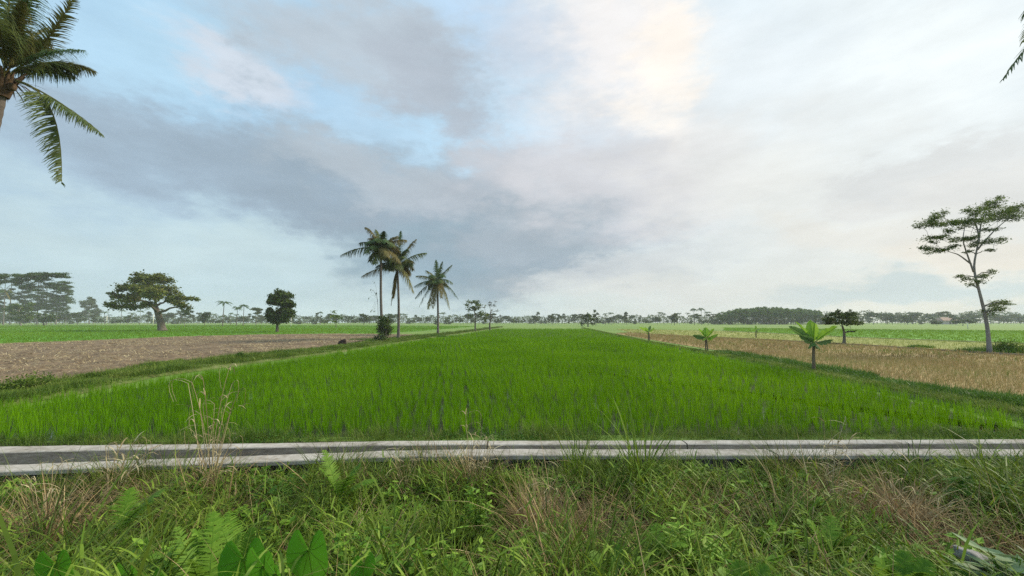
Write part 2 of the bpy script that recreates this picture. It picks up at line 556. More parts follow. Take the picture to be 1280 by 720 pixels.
def scatter(poly, r0, r1, sp, jit=.5, rot=0.0, keep=1.0):
    """points on a turned grid inside a polygon and a ring of distances, only where a camera near the photo's could look"""
    lo, hi = poly.min(0), poly.max(0)
    lo = np.maximum(lo, [-1.5 * r1, -r1])
    hi = np.minimum(hi, [1.5 * r1, r1])
    c, s = math.cos(rot), math.sin(rot)
    ctr = (lo + hi) / 2
    ext = np.linalg.norm(hi - lo) / 2
    k = np.arange(-ext, ext, sp)
    a, b = np.meshgrid(k, k, indexing="ij")
    a, b = a.ravel(), b.ravel()
    P = np.stack([ctr[0] + a * c - b * s, ctr[1] + a * s + b * c], -1)
    d = np.hypot(P[:, 0], P[:, 1])
    ok = (d >= r0) & (d < r1) & (P[:, 1] > 0) & (np.abs(P[:, 0]) < 1.55 * P[:, 1] + 4)
    P = P[ok]
    P = P + U(-jit, jit, P.shape) * sp
    P = P[inside(P, poly)]
    if keep < 1:
        P = P[R.random(len(P)) < keep]
    return P


def tufts(geo, P, z, nb, h, w, lean, curve, S, spread, hj=.2, m=0, tipw=.06):
    N = len(P)
    hs = np.repeat(h * (1 + R.normal(0, hj * .6, N)), nb)
    B = np.repeat(np.c_[P, np.broadcast_to(z, (N,))], nb, 0)
    k = len(B)
    w = np.repeat(w, nb) if np.ndim(w) else w
    a = U(0, 2 * math.pi, k)
    r = spread * np.sqrt(R.random(k))
    B[:, 0] += r * np.cos(a)
    B[:, 1] += r * np.sin(a)
    geo.blades(B, a + R.normal(0, .5, k), hs * U(.65, 1.1, k), w * U(.7, 1.3, k), np.abs(R.normal(0, lean, k)), curve * U(.2, 1.6, k), S, m, tipw)


# young rice in rows
ROT = math.radians(-3.4)
g = Geo()
for r0, r1, sp, nb, h, w, S, spread in ((0, 13, .195, 22, .315, .0075, 3, .045), (13, 24, .215, 17, .325, .010, 2, .05), (24, 45, .32, 12, .37, .02, 2, .07), (45, 90, .55, 10, .37, .036, 1, .14), (90, 175, 1.0, 9, .40, .09, 1, .45)):
    P = scatter(PADDY, r0, r1, sp, .3 if sp < .4 else .42, ROT + .21)
    # thin patches and missing hills here and there
    if sp < .4:
        nz = np.array([fbm(x, y, .55, 3) for x, y in P])
        P = P[R.random(len(P)) > .03 + .35 * np.clip(nz - .45, 0, 1)]
    hh = np.array([1 + .13 * fbm(x, y, .25, 3, 5.0) for x, y in P])
    tufts(g, P, -.02, nb, h * hh, w, .12, .34, S, spread)
tag(g.obj("rice_crop", M["rice"]), "bright green young rice standing in rows in the big central paddy", "rice", kind="stuff")

g = Geo()
for r0, r1, sp, nb, w in ((20, 60, .4, 10, .022), (60, 130, .8, 12, .05), (130, 320, 1.7, 14, .11)):
    P = scatter(FL, r0, r1, sp, .5, .2)
    tufts(g, P, -.02, nb, .24, w, .25, .4, 1, sp * .45)
tag(g.obj("rice_crop_beyond_field", M["rice_far"]), "green rice growing beyond the ploughed brown field", "rice", kind="stuff")
g = Geo()
for r0, r1, sp, nb, w in ((20, 60, .4, 10, .022), (60, 130, .8, 12, .05), (130, 260, 1.7, 14, .11)):
    P = scatter(FR, r0, r1, sp, .5, .2)
    tufts(g, P, -.02, nb, .22, w, .25, .4, 1, sp * .45)
tag(g.obj("rice_crop_behind_stubble", M["rice_far"]), "bright green rice strip behind the tan stubble field", "rice", kind="stuff")
g = Geo()
for r0, r1, sp, nb, w in ((15, 60, .4, 6, .022), (60, 130, .9, 6, .08)):
    P = scatter(FR2, r0, r1, sp, .5, .2, .85)
    tufts(g, P, -.02, nb, .2, w, .5, .5, 1, sp * .45)
tag(g.obj("olive_grass", M["rice_yellow"]), "yellowish rough grass between the stubble and the green strip", "grass", kind="stuff")

# stubble
g = Geo()
for r0, r1, sp, nb, w, h in ((10, 30, .21, 8, .010, .2), (30, 60, .4, 8, .026, .2), (60, 140, .9, 7, .07, .22)):
    P = scatter(STUB, r0, r1, sp, .25, .5)
    nz = np.array([fbm(x, y, .25, 3, 2.0) for x, y in P])
    tufts(g, P, -.02, nb, h * (1 + .4 * nz), w, .32, .3, 1, sp * .3, .3, tipw=.4)
tag(g.obj("rice_stubble", M["straw"]), "tan dry rice stubble left on the harvested field", "stubble", kind="stuff")
g = Geo()
for r0, r1, sp, nb, w in ((10, 30, .7, 9, .009), (30, 70, 1.2, 9, .025)):
    P = scatter(STUB, r0, r1, sp * .8, .5, .1, .8)
    nz = np.array([fbm(x, y, .16, 3, 7.0) for x, y in P])
    P = P[nz > -.18]
    tufts(g, P, -.02, nb, .24, w, .35, .5, 2, sp * .2, .4)
tag(g.obj("stubble_weeds", M["bank_grass"]), "green regrowth sprouting between the tan stubble", "weeds", kind="stuff")

# ploughed field: rough clods as real relief
sp = .16
g = Geo()
lo, hi = PLOUGH.min(0), PLOUGH.max(0)
lo, hi = np.maximum(lo, [-52, 8]), np.minimum(hi, [-3, 62])
for (y0, y1, s) in ((8, 24, .14), (24, 62, .28)):
    kx, ky = np.arange(lo[0], hi[0], s), np.arange(y0, min(y1, hi[1]) + s, s)
    X, Y = np.meshgrid(kx, ky, indexing="ij")
    Zs = np.zeros_like(X)
    ins = inside(np.c_[X.ravel(), Y.ravel()], PLOUGH).reshape(X.shape) & (np.abs(X) < 1.6 * Y + 3)
    for i, j in zip(*np.nonzero(ins)):
        x, y = X[i, j], Y[i, j]
        c = mnoise.fractal(Vector((x * 1.7, y * 1.7, 1)), .8, 2.1, 5)
        Zs[i, j] = .02 + .075 * c + .03 * math.sin((x * .35 + y) * 4.2)
    a, b = X.shape
    i, j = np.nonzero(ins[:-1, :-1] & ins[1:, :-1] & ins[:-1, 1:] & ins[1:, 1:])
    Q = np.stack([i * b + j, (i + 1) * b + j, (i + 1) * b + j + 1, i * b + j + 1], -1)
    used, inv = np.unique(Q, return_inverse=True)
    g.add(np.stack([X, Y, Zs], -1).reshape(-1, 3)[used], inv.reshape(-1, 4))
tag(g.obj("ploughed_field", M["earth"]), kind="structure")
sheet("fallow_soil", PLOUGH, -.014, M["earth"])
g = Geo()
for r0, r1, sp, nb, w, ln in ((8, 26, .2, 5, .011, .13), (26, 65, .36, 5, .028, .2)):
    P = scatter(PLOUGH, r0, r1, sp, .5, .3)
    nz = np.array([fbm(x, y, .22, 3, 3.0) for x, y in P])
    P = P[R.random(len(P)) < np.clip(.5 + 1.2 * nz, .05, .95)]
    N = len(P) * nb
    B = np.repeat(np.c_[P, np.full(len(P), .05)], nb, 0) + R.normal(0, .12, (N, 3)) * [1, 1, .15]
    g.blades(B, U(0, 6.28, N), ln * U(.4, 1.2, N), w * U(.6, 1.4, N), U(1.0, 1.6, N), U(-.3, .3, N), 1, 0, .5)
tag(g.obj("straw_litter", M["dry_pale"]), "pale straw scattered over the ploughed brown field", "straw", kind="stuff")


# ------------------------------------------------------------------ raised earth bunds along the paddies
def bund(name, L, w, h, mat, z0=-.03, off=0.0):
    L = np.asarray(L)[:, :2]
    d = norm(np.gradient(L, axis=0))
    seg = np.concatenate([[0], np.cumsum(np.linalg.norm(np.diff(L, axis=0), axis=1))])
    n = int(min(400, seg[-1] / .35))
    s = np.linspace(0, seg[-1], n) if seg[-1] < 80 else seg[-1] * np.linspace(0, 1, n) ** 1.0
    P = np.stack([np.interp(s, seg, L[:, 0]), np.interp(s, seg, L[:, 1])], -1)
    D = norm(np.gradient(P, axis=0))
    Nn = np.stack([-D[:, 1], D[:, 0]], -1)
    prof = [(-.62, 0), (-.42, .75), (-.2, 1), (.05, 1.03), (.25, .97), (.45, .7), (.65, 0)]
    rows = []
    for a, b in prof:
        jx = np.array([.12 * fbm(p[0], p[1], .8, 3, a * 3) for p in P])
        jz = np.array([.22 * fbm(p[0], p[1], .9, 3, 4 + a * 2) for p in P])
        q = P + Nn * (a * w + off + jx * w)[:, None]
        rows.append(np.c_[q, z0 + h * b * (1 + jz)])
    g = Geo()
    g.grid(np.array(rows).transpose(1, 0, 2))
    return tag(g.obj(name, mat, smooth=True), kind="structure")


def along(L, n, w, off=0.0, near=0.0):
    L = np.asarray(L)[:, :2]
    seg = np.concatenate([[0], np.cumsum(np.linalg.norm(np.diff(L, axis=0), axis=1))])
    s = seg[-1] * U(0, 1, n) ** 2.0
    P = np.stack([np.interp(s, seg, L[:, 0]), np.interp(s, seg, L[:, 1])], -1)
    D = np.stack([np.interp(s + .1, seg, L[:, 0]), np.interp(s + .1, seg, L[:, 1])], -1) - P
    D = norm(np.where(np.abs(D) < 1e-6, 1e-6, D))
    Nn = np.stack([-D[:, 1], D[:, 0]], -1)
    return P + Nn * (U(-w, w, n) + off)[:, None]


MID_L = (RICE_L[1:8, :2] * .5 + np.array([PL_LO[np.argmin(np.linalg.norm(PL_LO[:, :2] - p, axis=1)), :2] for p in RICE_L[1:8, :2]]) * .5)
LB = np.array([at(u, v, .1) for u, v in [(-260, 541), (-100, 512), (0, 495), (80, 482), (160, 467), (320, 447.5), (415, 437), (500, 425.2), (560, 417.2), (625, 408.7)]])
RB = np.array([at(u, v, .1) for u, v in [(1500, 549), (1380, 531), (1280, 515), (1210, 501.5), (1150, 490), (1100, 480.5), (992, 458.8), (875, 438.5), (800, 425), (765, 417.5), (728, 409.5)]])
bund("earth_bund", LB, 1.5, .12, M["path"])
bund("grassy_bund", RB, .62, .13, M["path"])
for i, (name, px) in enumerate((("field_bund", [(880, 421.2), (960, 424.8), (1060, 430.2), (1240, 442), (1500, 455)]), ("paddy_bund", [(905, 413.6), (1060, 421.4), (1280, 429.6), (1500, 438)]),
                                ("plough_bund", [(-200, 439), (0, 430), (100, 426.5), (225, 421), (320, 418.5), (430, 417.2)]))):
    L = np.array([at(u, v, 0) for u, v in px])
    bund(name, L, .6, .1, M["soil"] if i < 1 else M["path"])

g = Geo()
dl = lambda P: np.hypot(P[:, 0], P[:, 1])
for n, w in ((22000, .8), (9000, 1.2)):
    P = along(LB, n, w, .15)
    P = P[np.abs(P[:, 0]) < 1.6 * P[:, 1] + 3]
    d = np.clip(dl(P), 6, 80)
    nz = np.array([fbm(a, b, .5, 3, 6.0) for a, b in P])
    tufts(g, P, .075, 6, np.clip(.15 + .3 * nz, .06, .4), .004 + .0007 * d, .5, .8, 2, .1, .4)
# the wider grassy corner where the bund meets the ploughed field
PN = np.array([at(u, v, .0) for u, v in [(-300, 540), (-100, 508), (0, 486), (70, 479), (130, 467), (225, 450), (240, 458), (130, 478), (0, 503), (-100, 519), (-300, 553)]])[:, :2]
P = scatter(PN, 4, 40, .085, .5)
d = dl(P)
nz = np.array([fbm(x, y, .6, 3, 1.0) for x, y in P])
tufts(g, P, 0.04, 6, .12 + .14 * nz, .004 + .0006 * d, .55, .8, 2, .08, .4)
PP = np.array([at(u, v, .0) for u, v in [(120, 474), (225, 453), (330, 444), (460, 427), (520, 420), (560, 417), (480, 428), (330, 447.5), (160, 468)]])[:, :2]
P = scatter(PP, 5, 80, .16, .5)
d = dl(P)
nz = np.array([fbm(x, y, .35, 3) for x, y in P])
tufts(g, P, 0.0, 5, .22 + .18 * nz, .005 + .0007 * d, .5, .7, 2, .1, .4)
tag(g.obj("bund_grass", M["bank_grass"]), "yellow green grass growing along the bund beside the ploughed field", "grass", kind="stuff")
g = Geo()
P = along(RB, 14000, .36, .0)
P = P[np.abs(P[:, 0]) < 1.6 * P[:, 1] + 3]
d = np.clip(dl(P), 6, 80)
tufts(g, P, .08, 5, .07 + .07 * R.random(len(P)), .004 + .0007 * d, .6, .8, 2, .08, .4)
tag(g.obj("path_grass", M["bank_grass"]), "short pale grass on the bund beside the stubble field", "grass", kind="stuff")
g = Geo()
# a weedy ditch between the bund and the stubble
DI = np.array([at(u, v, 0) for u, v in [(1600, 545), (1400, 524), (1280, 506), (1200, 495), (1120, 481), (1050, 467), (1000, 457), (900, 440)]])
P = along(DI, 6500, .55, 0.0)
P = P[np.abs(P[:, 0]) < 1.6 * P[:, 1] + 3]
d = np.clip(dl(P), 6, 80)
nz = np.array([fbm(x, y, .6, 3) for x, y in P])
tufts(g, P, -.03, 6, .15 + .14 * np.clip(nz + .5, 0, 1), .007 + .0009 * d, .6, .8, 2, .12, .4)
CN = np.array([at(u, v, 0) for u, v in [(1130, 492), (1200, 488), (1290, 496), (1500, 517), (1500, 548), (1290, 512), (1210, 500)]])[:, :2]
P = scatter(CN, 3, 60, .11, .5)
nz = np.array([fbm(x, y, .5, 3) for x, y in P])
tufts(g, P, -.03, 6, .2 + .14 * nz, .012, .5, .8, 3, .09, .4)
for u, v, rr, hh in ((1225, 440, 1.4, .5), (1262, 441, 1.6, .7), (1150, 434, .9, .3), (520, 423.5, 2, .4), (535, 421, 2.4, .5), (565, 421, 2.0, .35), (455, 425, 1.6, .35), (60, 487, .4, .2)):
    c = at(u, v, 0)
    a, r = U(0, 6.28, 160), rr * np.sqrt(R.random(160))
    tufts(g, np.c_[c[0] + r * np.cos(a), c[1] + r * np.sin(a) * .6], -.03, 6, hh * (1.1 - .6 * r / rr), .03, .5, .7, 2, .12, .4)
tag(g.obj("ditch_weeds", M["dark_weed"]), "dark green weeds filling the little ditches along the field edges", "weeds", kind="stuff")

# weeds on the strip between channel and paddy
g = Geo()
n = 7000
x = U(-17, 17, n)
off = U(.02, .72, n)
P = np.c_[x, yat(FB, x) + off]
nz = np.array([fbm(a, 0, .8, 3) for a in x])
hh = (.05 + .13 * np.clip((off - .1) / .4, 0, 1)) * (1 + 1.1 * nz)
tufts(g, P, .0, 8, hh, .006, .55, .9, 3, .05, .4)
tag(g.obj("border_grass", M["bank_grass"]), "low grass between the channel wall and the rice", "grass", kind="stuff")
g = Geo()
n = 2600
x = U(-17, 17, n)
off = U(.1, .68, n)
nz = np.array([fbm(a, 3, .5, 3) for a in x])
k = nz > -.05
P = np.c_[x[k], yat(FB, x[k]) + off[k], .03 + .14 * np.clip(nz[k], 0, .6) * R.random(k.sum())]
P = np.repeat(P, 6, 0) + R.normal(0, .04, (len(P) * 6, 3))
P[:, 2] = np.maximum(P[:, 2], .01)
g.leaves(P, rdir(len(P), .3), rdir(len(P), 1.2), U(.02, .05, len(P)), U(.015, .03, len(P)))
tag(g.obj("border_weeds", M["dark_weed"]), "small leafy weeds at the paddy edge behind the channel", "weeds", kind="stuff")

# ------------------------------------------------------------------ foreground bank: tangled grass
DRYPX = [(40, 640, 90, 55), (90, 600, 40, 20), (170, 590, 60, 18), (255, 575, 45, 20), (500, 578, 45, 16), (680, 625, 45, 45), (590, 575, 30, 18), (920, 620, 40, 22), (1130, 620, 75, 45), (1180, 655, 50, 30), (1045, 585, 30, 20), (760, 650, 60, 30), (320, 610, 40, 16), (1000, 590, 25, 14)]
DRY = []
for u, v, su, sv in DRYPX:
    c = at(u, v, .1)
    e = at(u + su, v, .1)
    f = at(u, v - sv, .1)
    DRY.append((c[0], c[1], abs(e[0] - c[0]), abs(f[1] - c[1]) + .1))


def dryness(x, y):
    r = 0
    for cx, cy, sx, sy in DRY:
        r = r + np.exp(-((x - cx) / sx) ** 2 - ((y - cy) / sy) ** 2)
    return np.clip(r, 0, 1)


def hcap(x, y):
    """height that keeps the tangle under the channel's rim as a person on the road sees it"""
    yy = yat(NF, x)
    rim = H - (H - .06) / yy * y
    return np.maximum(rim - gz(x, y), .06)


def clumps(n, y0, y1, kind):
    x = U(-9, 9, n)
    y = y0 + (y1 - y0) * U(0, 1, n) ** .85
    ok = (np.abs(x) < 1.45 * y + .8) & (y < yat(NF, x) - .06)
    x, y = x[ok], y[ok]
    # hollows between the mounds stay nearly bare
    mo = np.array([fbm(a, b, 1.5, 3, 12.0) for a, b in zip(x, y)])
    ok = R.random(len(x)) < np.clip((mo + .42) / .3, .12, 1)
    x, y = x[ok], y[ok]
    d = dryness(x, y)
    d = d * .9 + .04
    pick = R.random(len(x))
    ok = pick < d if kind == "dry" else pick >= d
    return x[ok], y[ok]


def tangle(geo, x, y, nb, h0, h1, w, S, lean, curve, spread, coherent=.7, thick=1.0):
    n = len(x)
    z = gz(x, y)
    cap = hcap(x, y)
    hh = np.minimum(U(h0, h1, n), cap * U(.8, 1.25, n))
    hh = hh * np.array([np.clip(.95 + .75 * fbm(a, b, 1.3, 3, 4.0), .45, 1.35) for a, b in zip(x, y)])
    main = U(0, 6.28, n)
    B = np.repeat(np.c_[x, y, z - .03], nb, 0)
    k = len(B)
    B[:, :2] += R.normal(0, spread, (k, 2))
    B[:, 1] = np.minimum(B[:, 1], yat(NF, B[:, 0]) - .05)
    head = np.repeat(main, nb) + R.normal(0, coherent, k)
    cl, cc = np.repeat(U(.3, 1.2, n), nb), np.repeat(U(.4, 1.4, n), nb)
    L = np.repeat(hh, nb) * U(.55, 1.35, k)
    geo.blades(B, head, L * 1.25, w * U(.5, 1.5, k), cl * lean * U(.4, 1.6, k), cc * curve * U(.3, 1.6, k), S, 0, .05, .8)


g = Geo()
x, y = clumps(1300, 1.5, 5.4, "green")
tangle(g, x, y, 30, .25, .6, .013, 4, .45, 1.3, .09)
x, y = clumps(700, 1.5, 5.4, "green")
tangle(g, x, y, 24, .3, .7, .007, 5, .3, 1.6, .05, .5)
x, y = clumps(300, 1.5, 5.2, "green")
tangle(g, x, y, 8, .4, .8, .02, 6, .35, 1.6, .06, .8)
n = 900
x = U(-9, 9, n)
y = yat(NF, x) - .07 - .55 * R.random(n) ** 1.3
k = np.array([fbm(a, 0, .9, 3, 2.0) for a in x]) > -.08
tangle(g, x[k], y[k], 26, .3, .5, .009, 5, .4, 1.5, .07)
k = np.array([fbm(a, 5, .8, 3, 8.0) for a in x]) > .02
y2 = y - .02
hc = hcap
hcap = lambda a, b: hc(a, b) + .22
tangle(g, x[k], y2[k], 18, .35, .6, .008, 6, .4, 1.6, .07)
hcap = hc
tag(g.obj("wild_grass", M["grass"]), "tangled wild green grass covering the bank in front of the channel", "grass", kind="stuff")
g = Geo()
x, y = clumps(2600, 1.5, 5.3, "dry")
tangle(g, x, y, 34, .22, .6, .007, 5, .5, 1.5, .09, .8)
x, y = clumps(1500, 1.5, 5.3, "dry")
tangle(g, x, y, 10, .3, .65, .011, 5, .8, .8, .09, 1.0)
x, y = U(-9, 9, 900), U(1.6, 5.1, 900)
ok = (y < yat(NF, x) - .1)
tangle(g, x[ok], y[ok], 7, .3, .6, .006, 5, .6, 1.2, .1, 1.2)
tag(g.obj("dry_grass", M["dry"]), "brown dead grass lying among the green on the bank", "grass", kind="stuff")
# grass with leafy stems: short lance blades set along bent culms
g = Geo()
x, y = clumps(2300, 1.5, 5.45, "green")
z, cap = gz(x, y), hcap(x, y)
mo = np.array([np.clip(.95 + .75 * fbm(a, b, 1.3, 3, 4.0), .45, 1.35) for a, b in zip(x, y)])
hh = np.minimum(U(.25, .62, len(x)) * mo, cap * U(.7, 1.1, len(x)))
NS, NLF = 7, 7
k = len(x) * NS
main = np.repeat(U(0, 6.28, len(x)), NS) + R.normal(0, .8, k)
base = np.repeat(np.c_[x, y, z], NS, 0) + np.c_[R.normal(0, .07, (k, 2)), np.zeros(k)]
L, ln_, cv = np.repeat(hh, NS) * U(.7, 1.2, k), np.abs(R.normal(0, .3, k)), U(.2, 1.3, k)
culm = lambda t: base + np.stack([np.cos(main), np.sin(main), np.ones(k)], -1) * np.stack([L * t * np.sin(ln_ + cv * t * .5), L * t * np.sin(ln_ + cv * t * .5), L * t * np.cos(ln_ + cv * t * .5)], -1)
for i in range(NLF):
    t = .3 + .7 * (i + U(0, 1, k)) / NLF
    Pn = culm(t)
    Pn[:, 1] = np.minimum(Pn[:, 1], yat(NF, Pn[:, 0]) - .02)
    hd = main + (1.5 if i % 2 else -1.5) + R.normal(0, .6, k)
    g.blades(Pn, hd, U(.08, .24, k), U(.010, .024, k), U(.35, 1.2, k), U(.2, 1.3, k), 3, 0, .05, .5)
tag(g.obj("lance_grass", M["lance"]), "dense leafy grass with short drooping blades covering the bank", "grass", kind="stuff")
# leafy undergrowth: little stems with leaves
g = Geo()
x, y = clumps(7000, 1.5, 5.3, "green")
nz = np.array([fbm(a, b, .8, 3, 9.0) for a, b in zip(x, y)])
k = nz > -.12
x, y = x[k], y[k]
z, cap = gz(x, y), hcap(x, y)
for i in range(len(x)):
    h = min(U(.12, .42), cap[i] * .95)
    n = int(U(12, 26))
    t = U(.25, 1, n)
    lx = np.c_[x[i] + R.normal(0, .06, n) * t + .1 * t * U(-1, 1), y[i] + R.normal(0, .06, n) * t, z[i] + h * t]
    a = U(0, 6.28, n)
    ax = np.c_[np.cos(a), np.sin(a), U(-.5, .5, n)]
    s = U(.9, 2.0)
    g.leaves(lx, ax, np.c_[R.normal(0, .4, (n, 2)), np.ones(n)], s * U(.03, .08, n), s * U(.018, .046, n), .2)
tag(g.obj("leafy_undergrowth", M["leafy"]), "small broad leaved weeds growing through the bank grass", "weeds", kind="stuff")


# ------------------------------------------------------------------ standing plants on the bank
def stalk_clump(name, label, cat, px, py, y, stalks, mat, group, w=.008, basal=30, bh=.35):
    basal, bh, stalks = int(basal * 1.6), bh * 1.25, stalks + [(du + U(-9, 9), dv * U(.6, 1.0), hk) for du, dv, hk in stalks]
    """tall stalks traced by their bent tips; px, py only find the foot"""
    b = aty(px, py, y)
    b[2] = float(gz(b[0], b[1])) - .02
    t = thing(name, label, cat, b, group)
    g = Geo()
    for (du, dv, hook) in stalks:
        tip = aty(px + du, py + dv, y + U(-.15, .15)) - b
        base = np.array([U(-.07, .07), U(-.07, .07), 0])
        n = 9
        tt = np.linspace(0, 1, n)
        mid = base * .3 + tip * np.array([U(.0, .5), U(.0, .5), U(.5, .7)]) + np.array([U(-.06, .06), 0, 0])
        P = (1 - tt)[:, None] ** 2 * base + (2 * tt * (1 - tt))[:, None] * mid + (tt ** 2)[:, None] * tip
        if hook:
            k = np.linspace(0, 1, 7)[1:] * 1.1
            hk = tip + np.stack([hook * .24 * np.sin(k * 2.1), .02 * k, .09 * np.sin(k * 2.6) - .20 * k ** 2], -1)
            P = np.concatenate([P, hk])
        g.tube(P, np.linspace(w * .34, w * .12, len(P)), 5)
        # sheath leaves hanging on the stalk
        m = 5
        ii = R.integers(2, n, m)
        a = U(0, 6.28, m)
        g.blades(P[ii], a, U(.12, .3, m), np.full(m, w * 1.3), U(.5, 1.2, m), U(.8, 2.0, m), 4)
    st = g.obj("stalk", M["dry_pale"], t)
    g = Geo()
    a = U(0, 6.28, basal)
    B = np.c_[R.normal(0, .07, (basal, 2)), np.zeros(basal)]
    g.blades(B, a, bh * U(.6, 1.4, basal), np.full(basal, w * 1.2), U(.05, .5, basal), U(.3, 1.6, basal), 5)
    g.obj("foliage", mat, t)
    return t


stalk_clump("dry_reed", "tallest bent dry reeds rising from the bank in front of the paddy", "reed", 262, 600, 4.7,
            [(-22, -122, -1), (-8, -125, -.6), (24, -138, -.5), (28, -120, .3), (6, -95, -.6), (12, -60, .5), (-20, -60, -.5), (30, -50, .4)], M["dry"], "dry reeds on the bank", .013, 60, .5)
stalk_clump("dry_reed", "dry reed clump with crumpled brown leaves hiding the channel near the bent stalks", "reed", 140, 600, 4.5,
            [(-8, -42, .5), (10, -40, -.6), (28, -48, .5), (36, -28, .2)], M["dry"], "dry reeds on the bank", .014, 60, .42)
stalk_clump("dry_reed", "dry brown clump standing against the channel wall below the palms", "reed", 590, 600, 4.9,
            [(-8, -82, .8), (4, -58, .3), (12, -45, -.4), (-14, -44, .3), (20, -52, .3), (28, -48, -.3)], M["dry"], "dry reeds on the bank", .011, 80, .5)
stalk_clump("dry_reed", "short reddish dry stalks beside the dark gap under the channel", "reed", 505, 606, 4.8,
            [(-14, -38, .4), (-6, -44, 0), (12, -42, .3), (22, -38, -.4)], M["dry"], "dry reeds on the bank", .009, 46, .36)
stalk_clump("dry_reed", "straight dry seed stalks standing in front of the stubble field side", "reed", 1040, 610, 4.7,
            [(-10, -98, 0), (-16, -62, 0), (16, -84, .1), (-2, -80, 0), (22, -60, .4), (8, -40, -.4), (-40, -70, 0)], M["dry"], "dry reeds on the bank", .011, 60, .45)
stalk_clump("dry_reed", "matted brown reed heap leaning over the bank at the stubble side", "reed", 1125, 650, 4.1,
            [(-30, -70, .5), (12, -72, .6), (36, -50, .8), (-60, -40, -.5), (60, -20, .6)], M["dry"], "dry reeds on the bank", .010, 120, .55)
stalk_clump("dry_reed", "brown withered tuft standing in the middle of the bank slope", "reed", 672, 640, 4.0,
            [(-12, -54, .4), (6, -60, -.3), (22, -40, .5)], M["dry"], "dry reeds on the bank", .008, 120, .5)
stalk_clump("dry_reed", "wide withered brown tuft at the very left end of the bank", "reed", 60, 650, 3.7,
            [(-22, -50, -.4), (6, -72, .3), (26, -44, .5), (-5, -30, .4)], M["dry"], "dry reeds on the bank", .010, 150, .6)


def tussock(label, px, py, y, n, h, w, mat, group, lean=.18, curve=.7):
    b = aty(px, py, y)
    b[2] = float(gz(b[0], b[1])) - .02
    t = thing("grass_tussock", label, "grass tussock", b, group)
    g = Geo()
    B = np.c_[R.normal(0, .05, (n, 2)), np.zeros(n)]
    g.blades(B, U(0, 6.28, n), h * U(.5, 1.1, n), w * U(.6, 1.3, n), np.abs(R.normal(0, lean, n)), curve * U(.2, 1.8, n), 6)
    g.obj("foliage", mat, t)
    return t


GT = "green tussocks by the channel"
tussock("tallest green tussock arching over the channel in front of the rice", 800, 590, 5.0, 80, 1.3, .016, M["lance"], GT, .25, .9)
tussock("upright green tussock crossing both channel walls beside the tallest one", 722, 595, 4.9, 54, 1.15, .015, M["lance"], GT, .17, .6)
tussock("yellow green tussock in front of the pale wall near the thin dry stalks", 905, 596, 4.9, 40, .85, .011, M["bank_grass"], GT, .3, .8)
tussock("small green tussock hiding the wall at the stubble end", 1222, 585, 5.05, 46, .95, .013, M["lance"], GT, .25, .8)
tussock("small dark tussock against the pale wall beside the crumpled dry reeds", 72, 590, 4.6, 46, .5, .010, M["dark_weed"], GT, .4, 1.2)
tussock("wide leaning tussock with long pale blades on the lower slope", 190, 690, 2.9, 60, .75, .015, M["bank_grass"], GT, .5, 1.0)
tussock("drooping silvery tussock above the heart shaped leaves", 405, 640, 3.4, 80, .62, .010, M["bank_grass"], GT, .4, 1.4)
tussock("bright broad bladed tussock low on the slope under the stubble field", 900, 690, 2.9, 70, .5, .02, M["leafy"], GT, .5, 1.0)
tussock("fine bladed tussock with bent tips near the dry seed stalks", 985, 655, 3.7, 80, .55, .010, M["grass"], GT, .4, 1.3)
tussock("dense green tussock at the foot of the slope near the rock", 1110, 700, 2.9, 90, .5, .014, M["grass"], GT, .5, 1.2)


# --- curved leafy frond: palms and ferns
def frond(g, P0, P1, P2, nl, Lmax, w, hang=.5, fwd=.5, rach=.02, start=.15, spread=.8, m=0, mr=1, jit=.12, miss=0.0, tips=.35, seg=2, sides=(1, -1)):
    P0, P1, P2 = [np.asarray(p, float) for p in (P0, P1, P2)]
    bez = lambda t: (1 - t)[:, None] ** 2 * P0 + (2 * t * (1 - t))[:, None] * P1 + (t ** 2)[:, None] * P2
    k = np.linspace(0, 1, 12)
    g.tube(bez(k), np.linspace(rach, rach * .15, 12), 5, mr)
    for sg in sides:
        t = np.linspace(start, .995, nl) + R.normal(0, .3 / nl, nl)
        t = np.clip(t, 0, 1)
        if miss:
            t = t[R.random(nl) > miss]
        n = len(t)
        pos = bez(t)
        tan = norm(2 * (1 - t)[:, None] * (P1 - P0) + 2 * t[:, None] * (P2 - P1))
        side = np.cross(tan, UP)
        bad = np.linalg.norm(side, axis=1) < .25
        side[bad] = np.array([1., 0, 0])
        side = norm(side)
        d = norm(tan * (fwd + .25 * t[:, None]) + side * sg * spread + R.normal(0, jit, (n, 3)))
        pf = np.sin(np.pi * np.clip(.16 + .80 * t, 0, 1)) ** .75
        pf = np.maximum(pf, tips * .6)
        L = (Lmax * pf * U(.85, 1.1, n))[:, None]
        wv = norm(tan - d * (tan * d).sum(1, keepdims=True))
        hg = np.clip(hang * U(.75, 1.25, n), 0, 1.3)[:, None]
        pts = [pos]
        for s in range(1, seg + 1):
            q = s / seg
            pts.append(pos + d * L * q * (1 - .38 * hg * q) - UP * hg * L * (.75 * q ** 1.7))
        ws = np.linspace(1, .12, seg + 1) if seg > 1 else [1, .1]
        V = []
        for q, p in zip(ws, pts):
            V += [p + wv * w * q / 2, p - wv * w * q / 2]
        V = np.stack(V, 1).reshape(-1, 3)
        c = (seg + 1) * 2
        o = (np.arange(n) * c)[:, None] + (np.arange(seg) * 2)[None]
        Q = np.stack([o, o + 1, o + 3, o + 2], -1).reshape(-1, 4)
        g.add(V, Q, None, m)


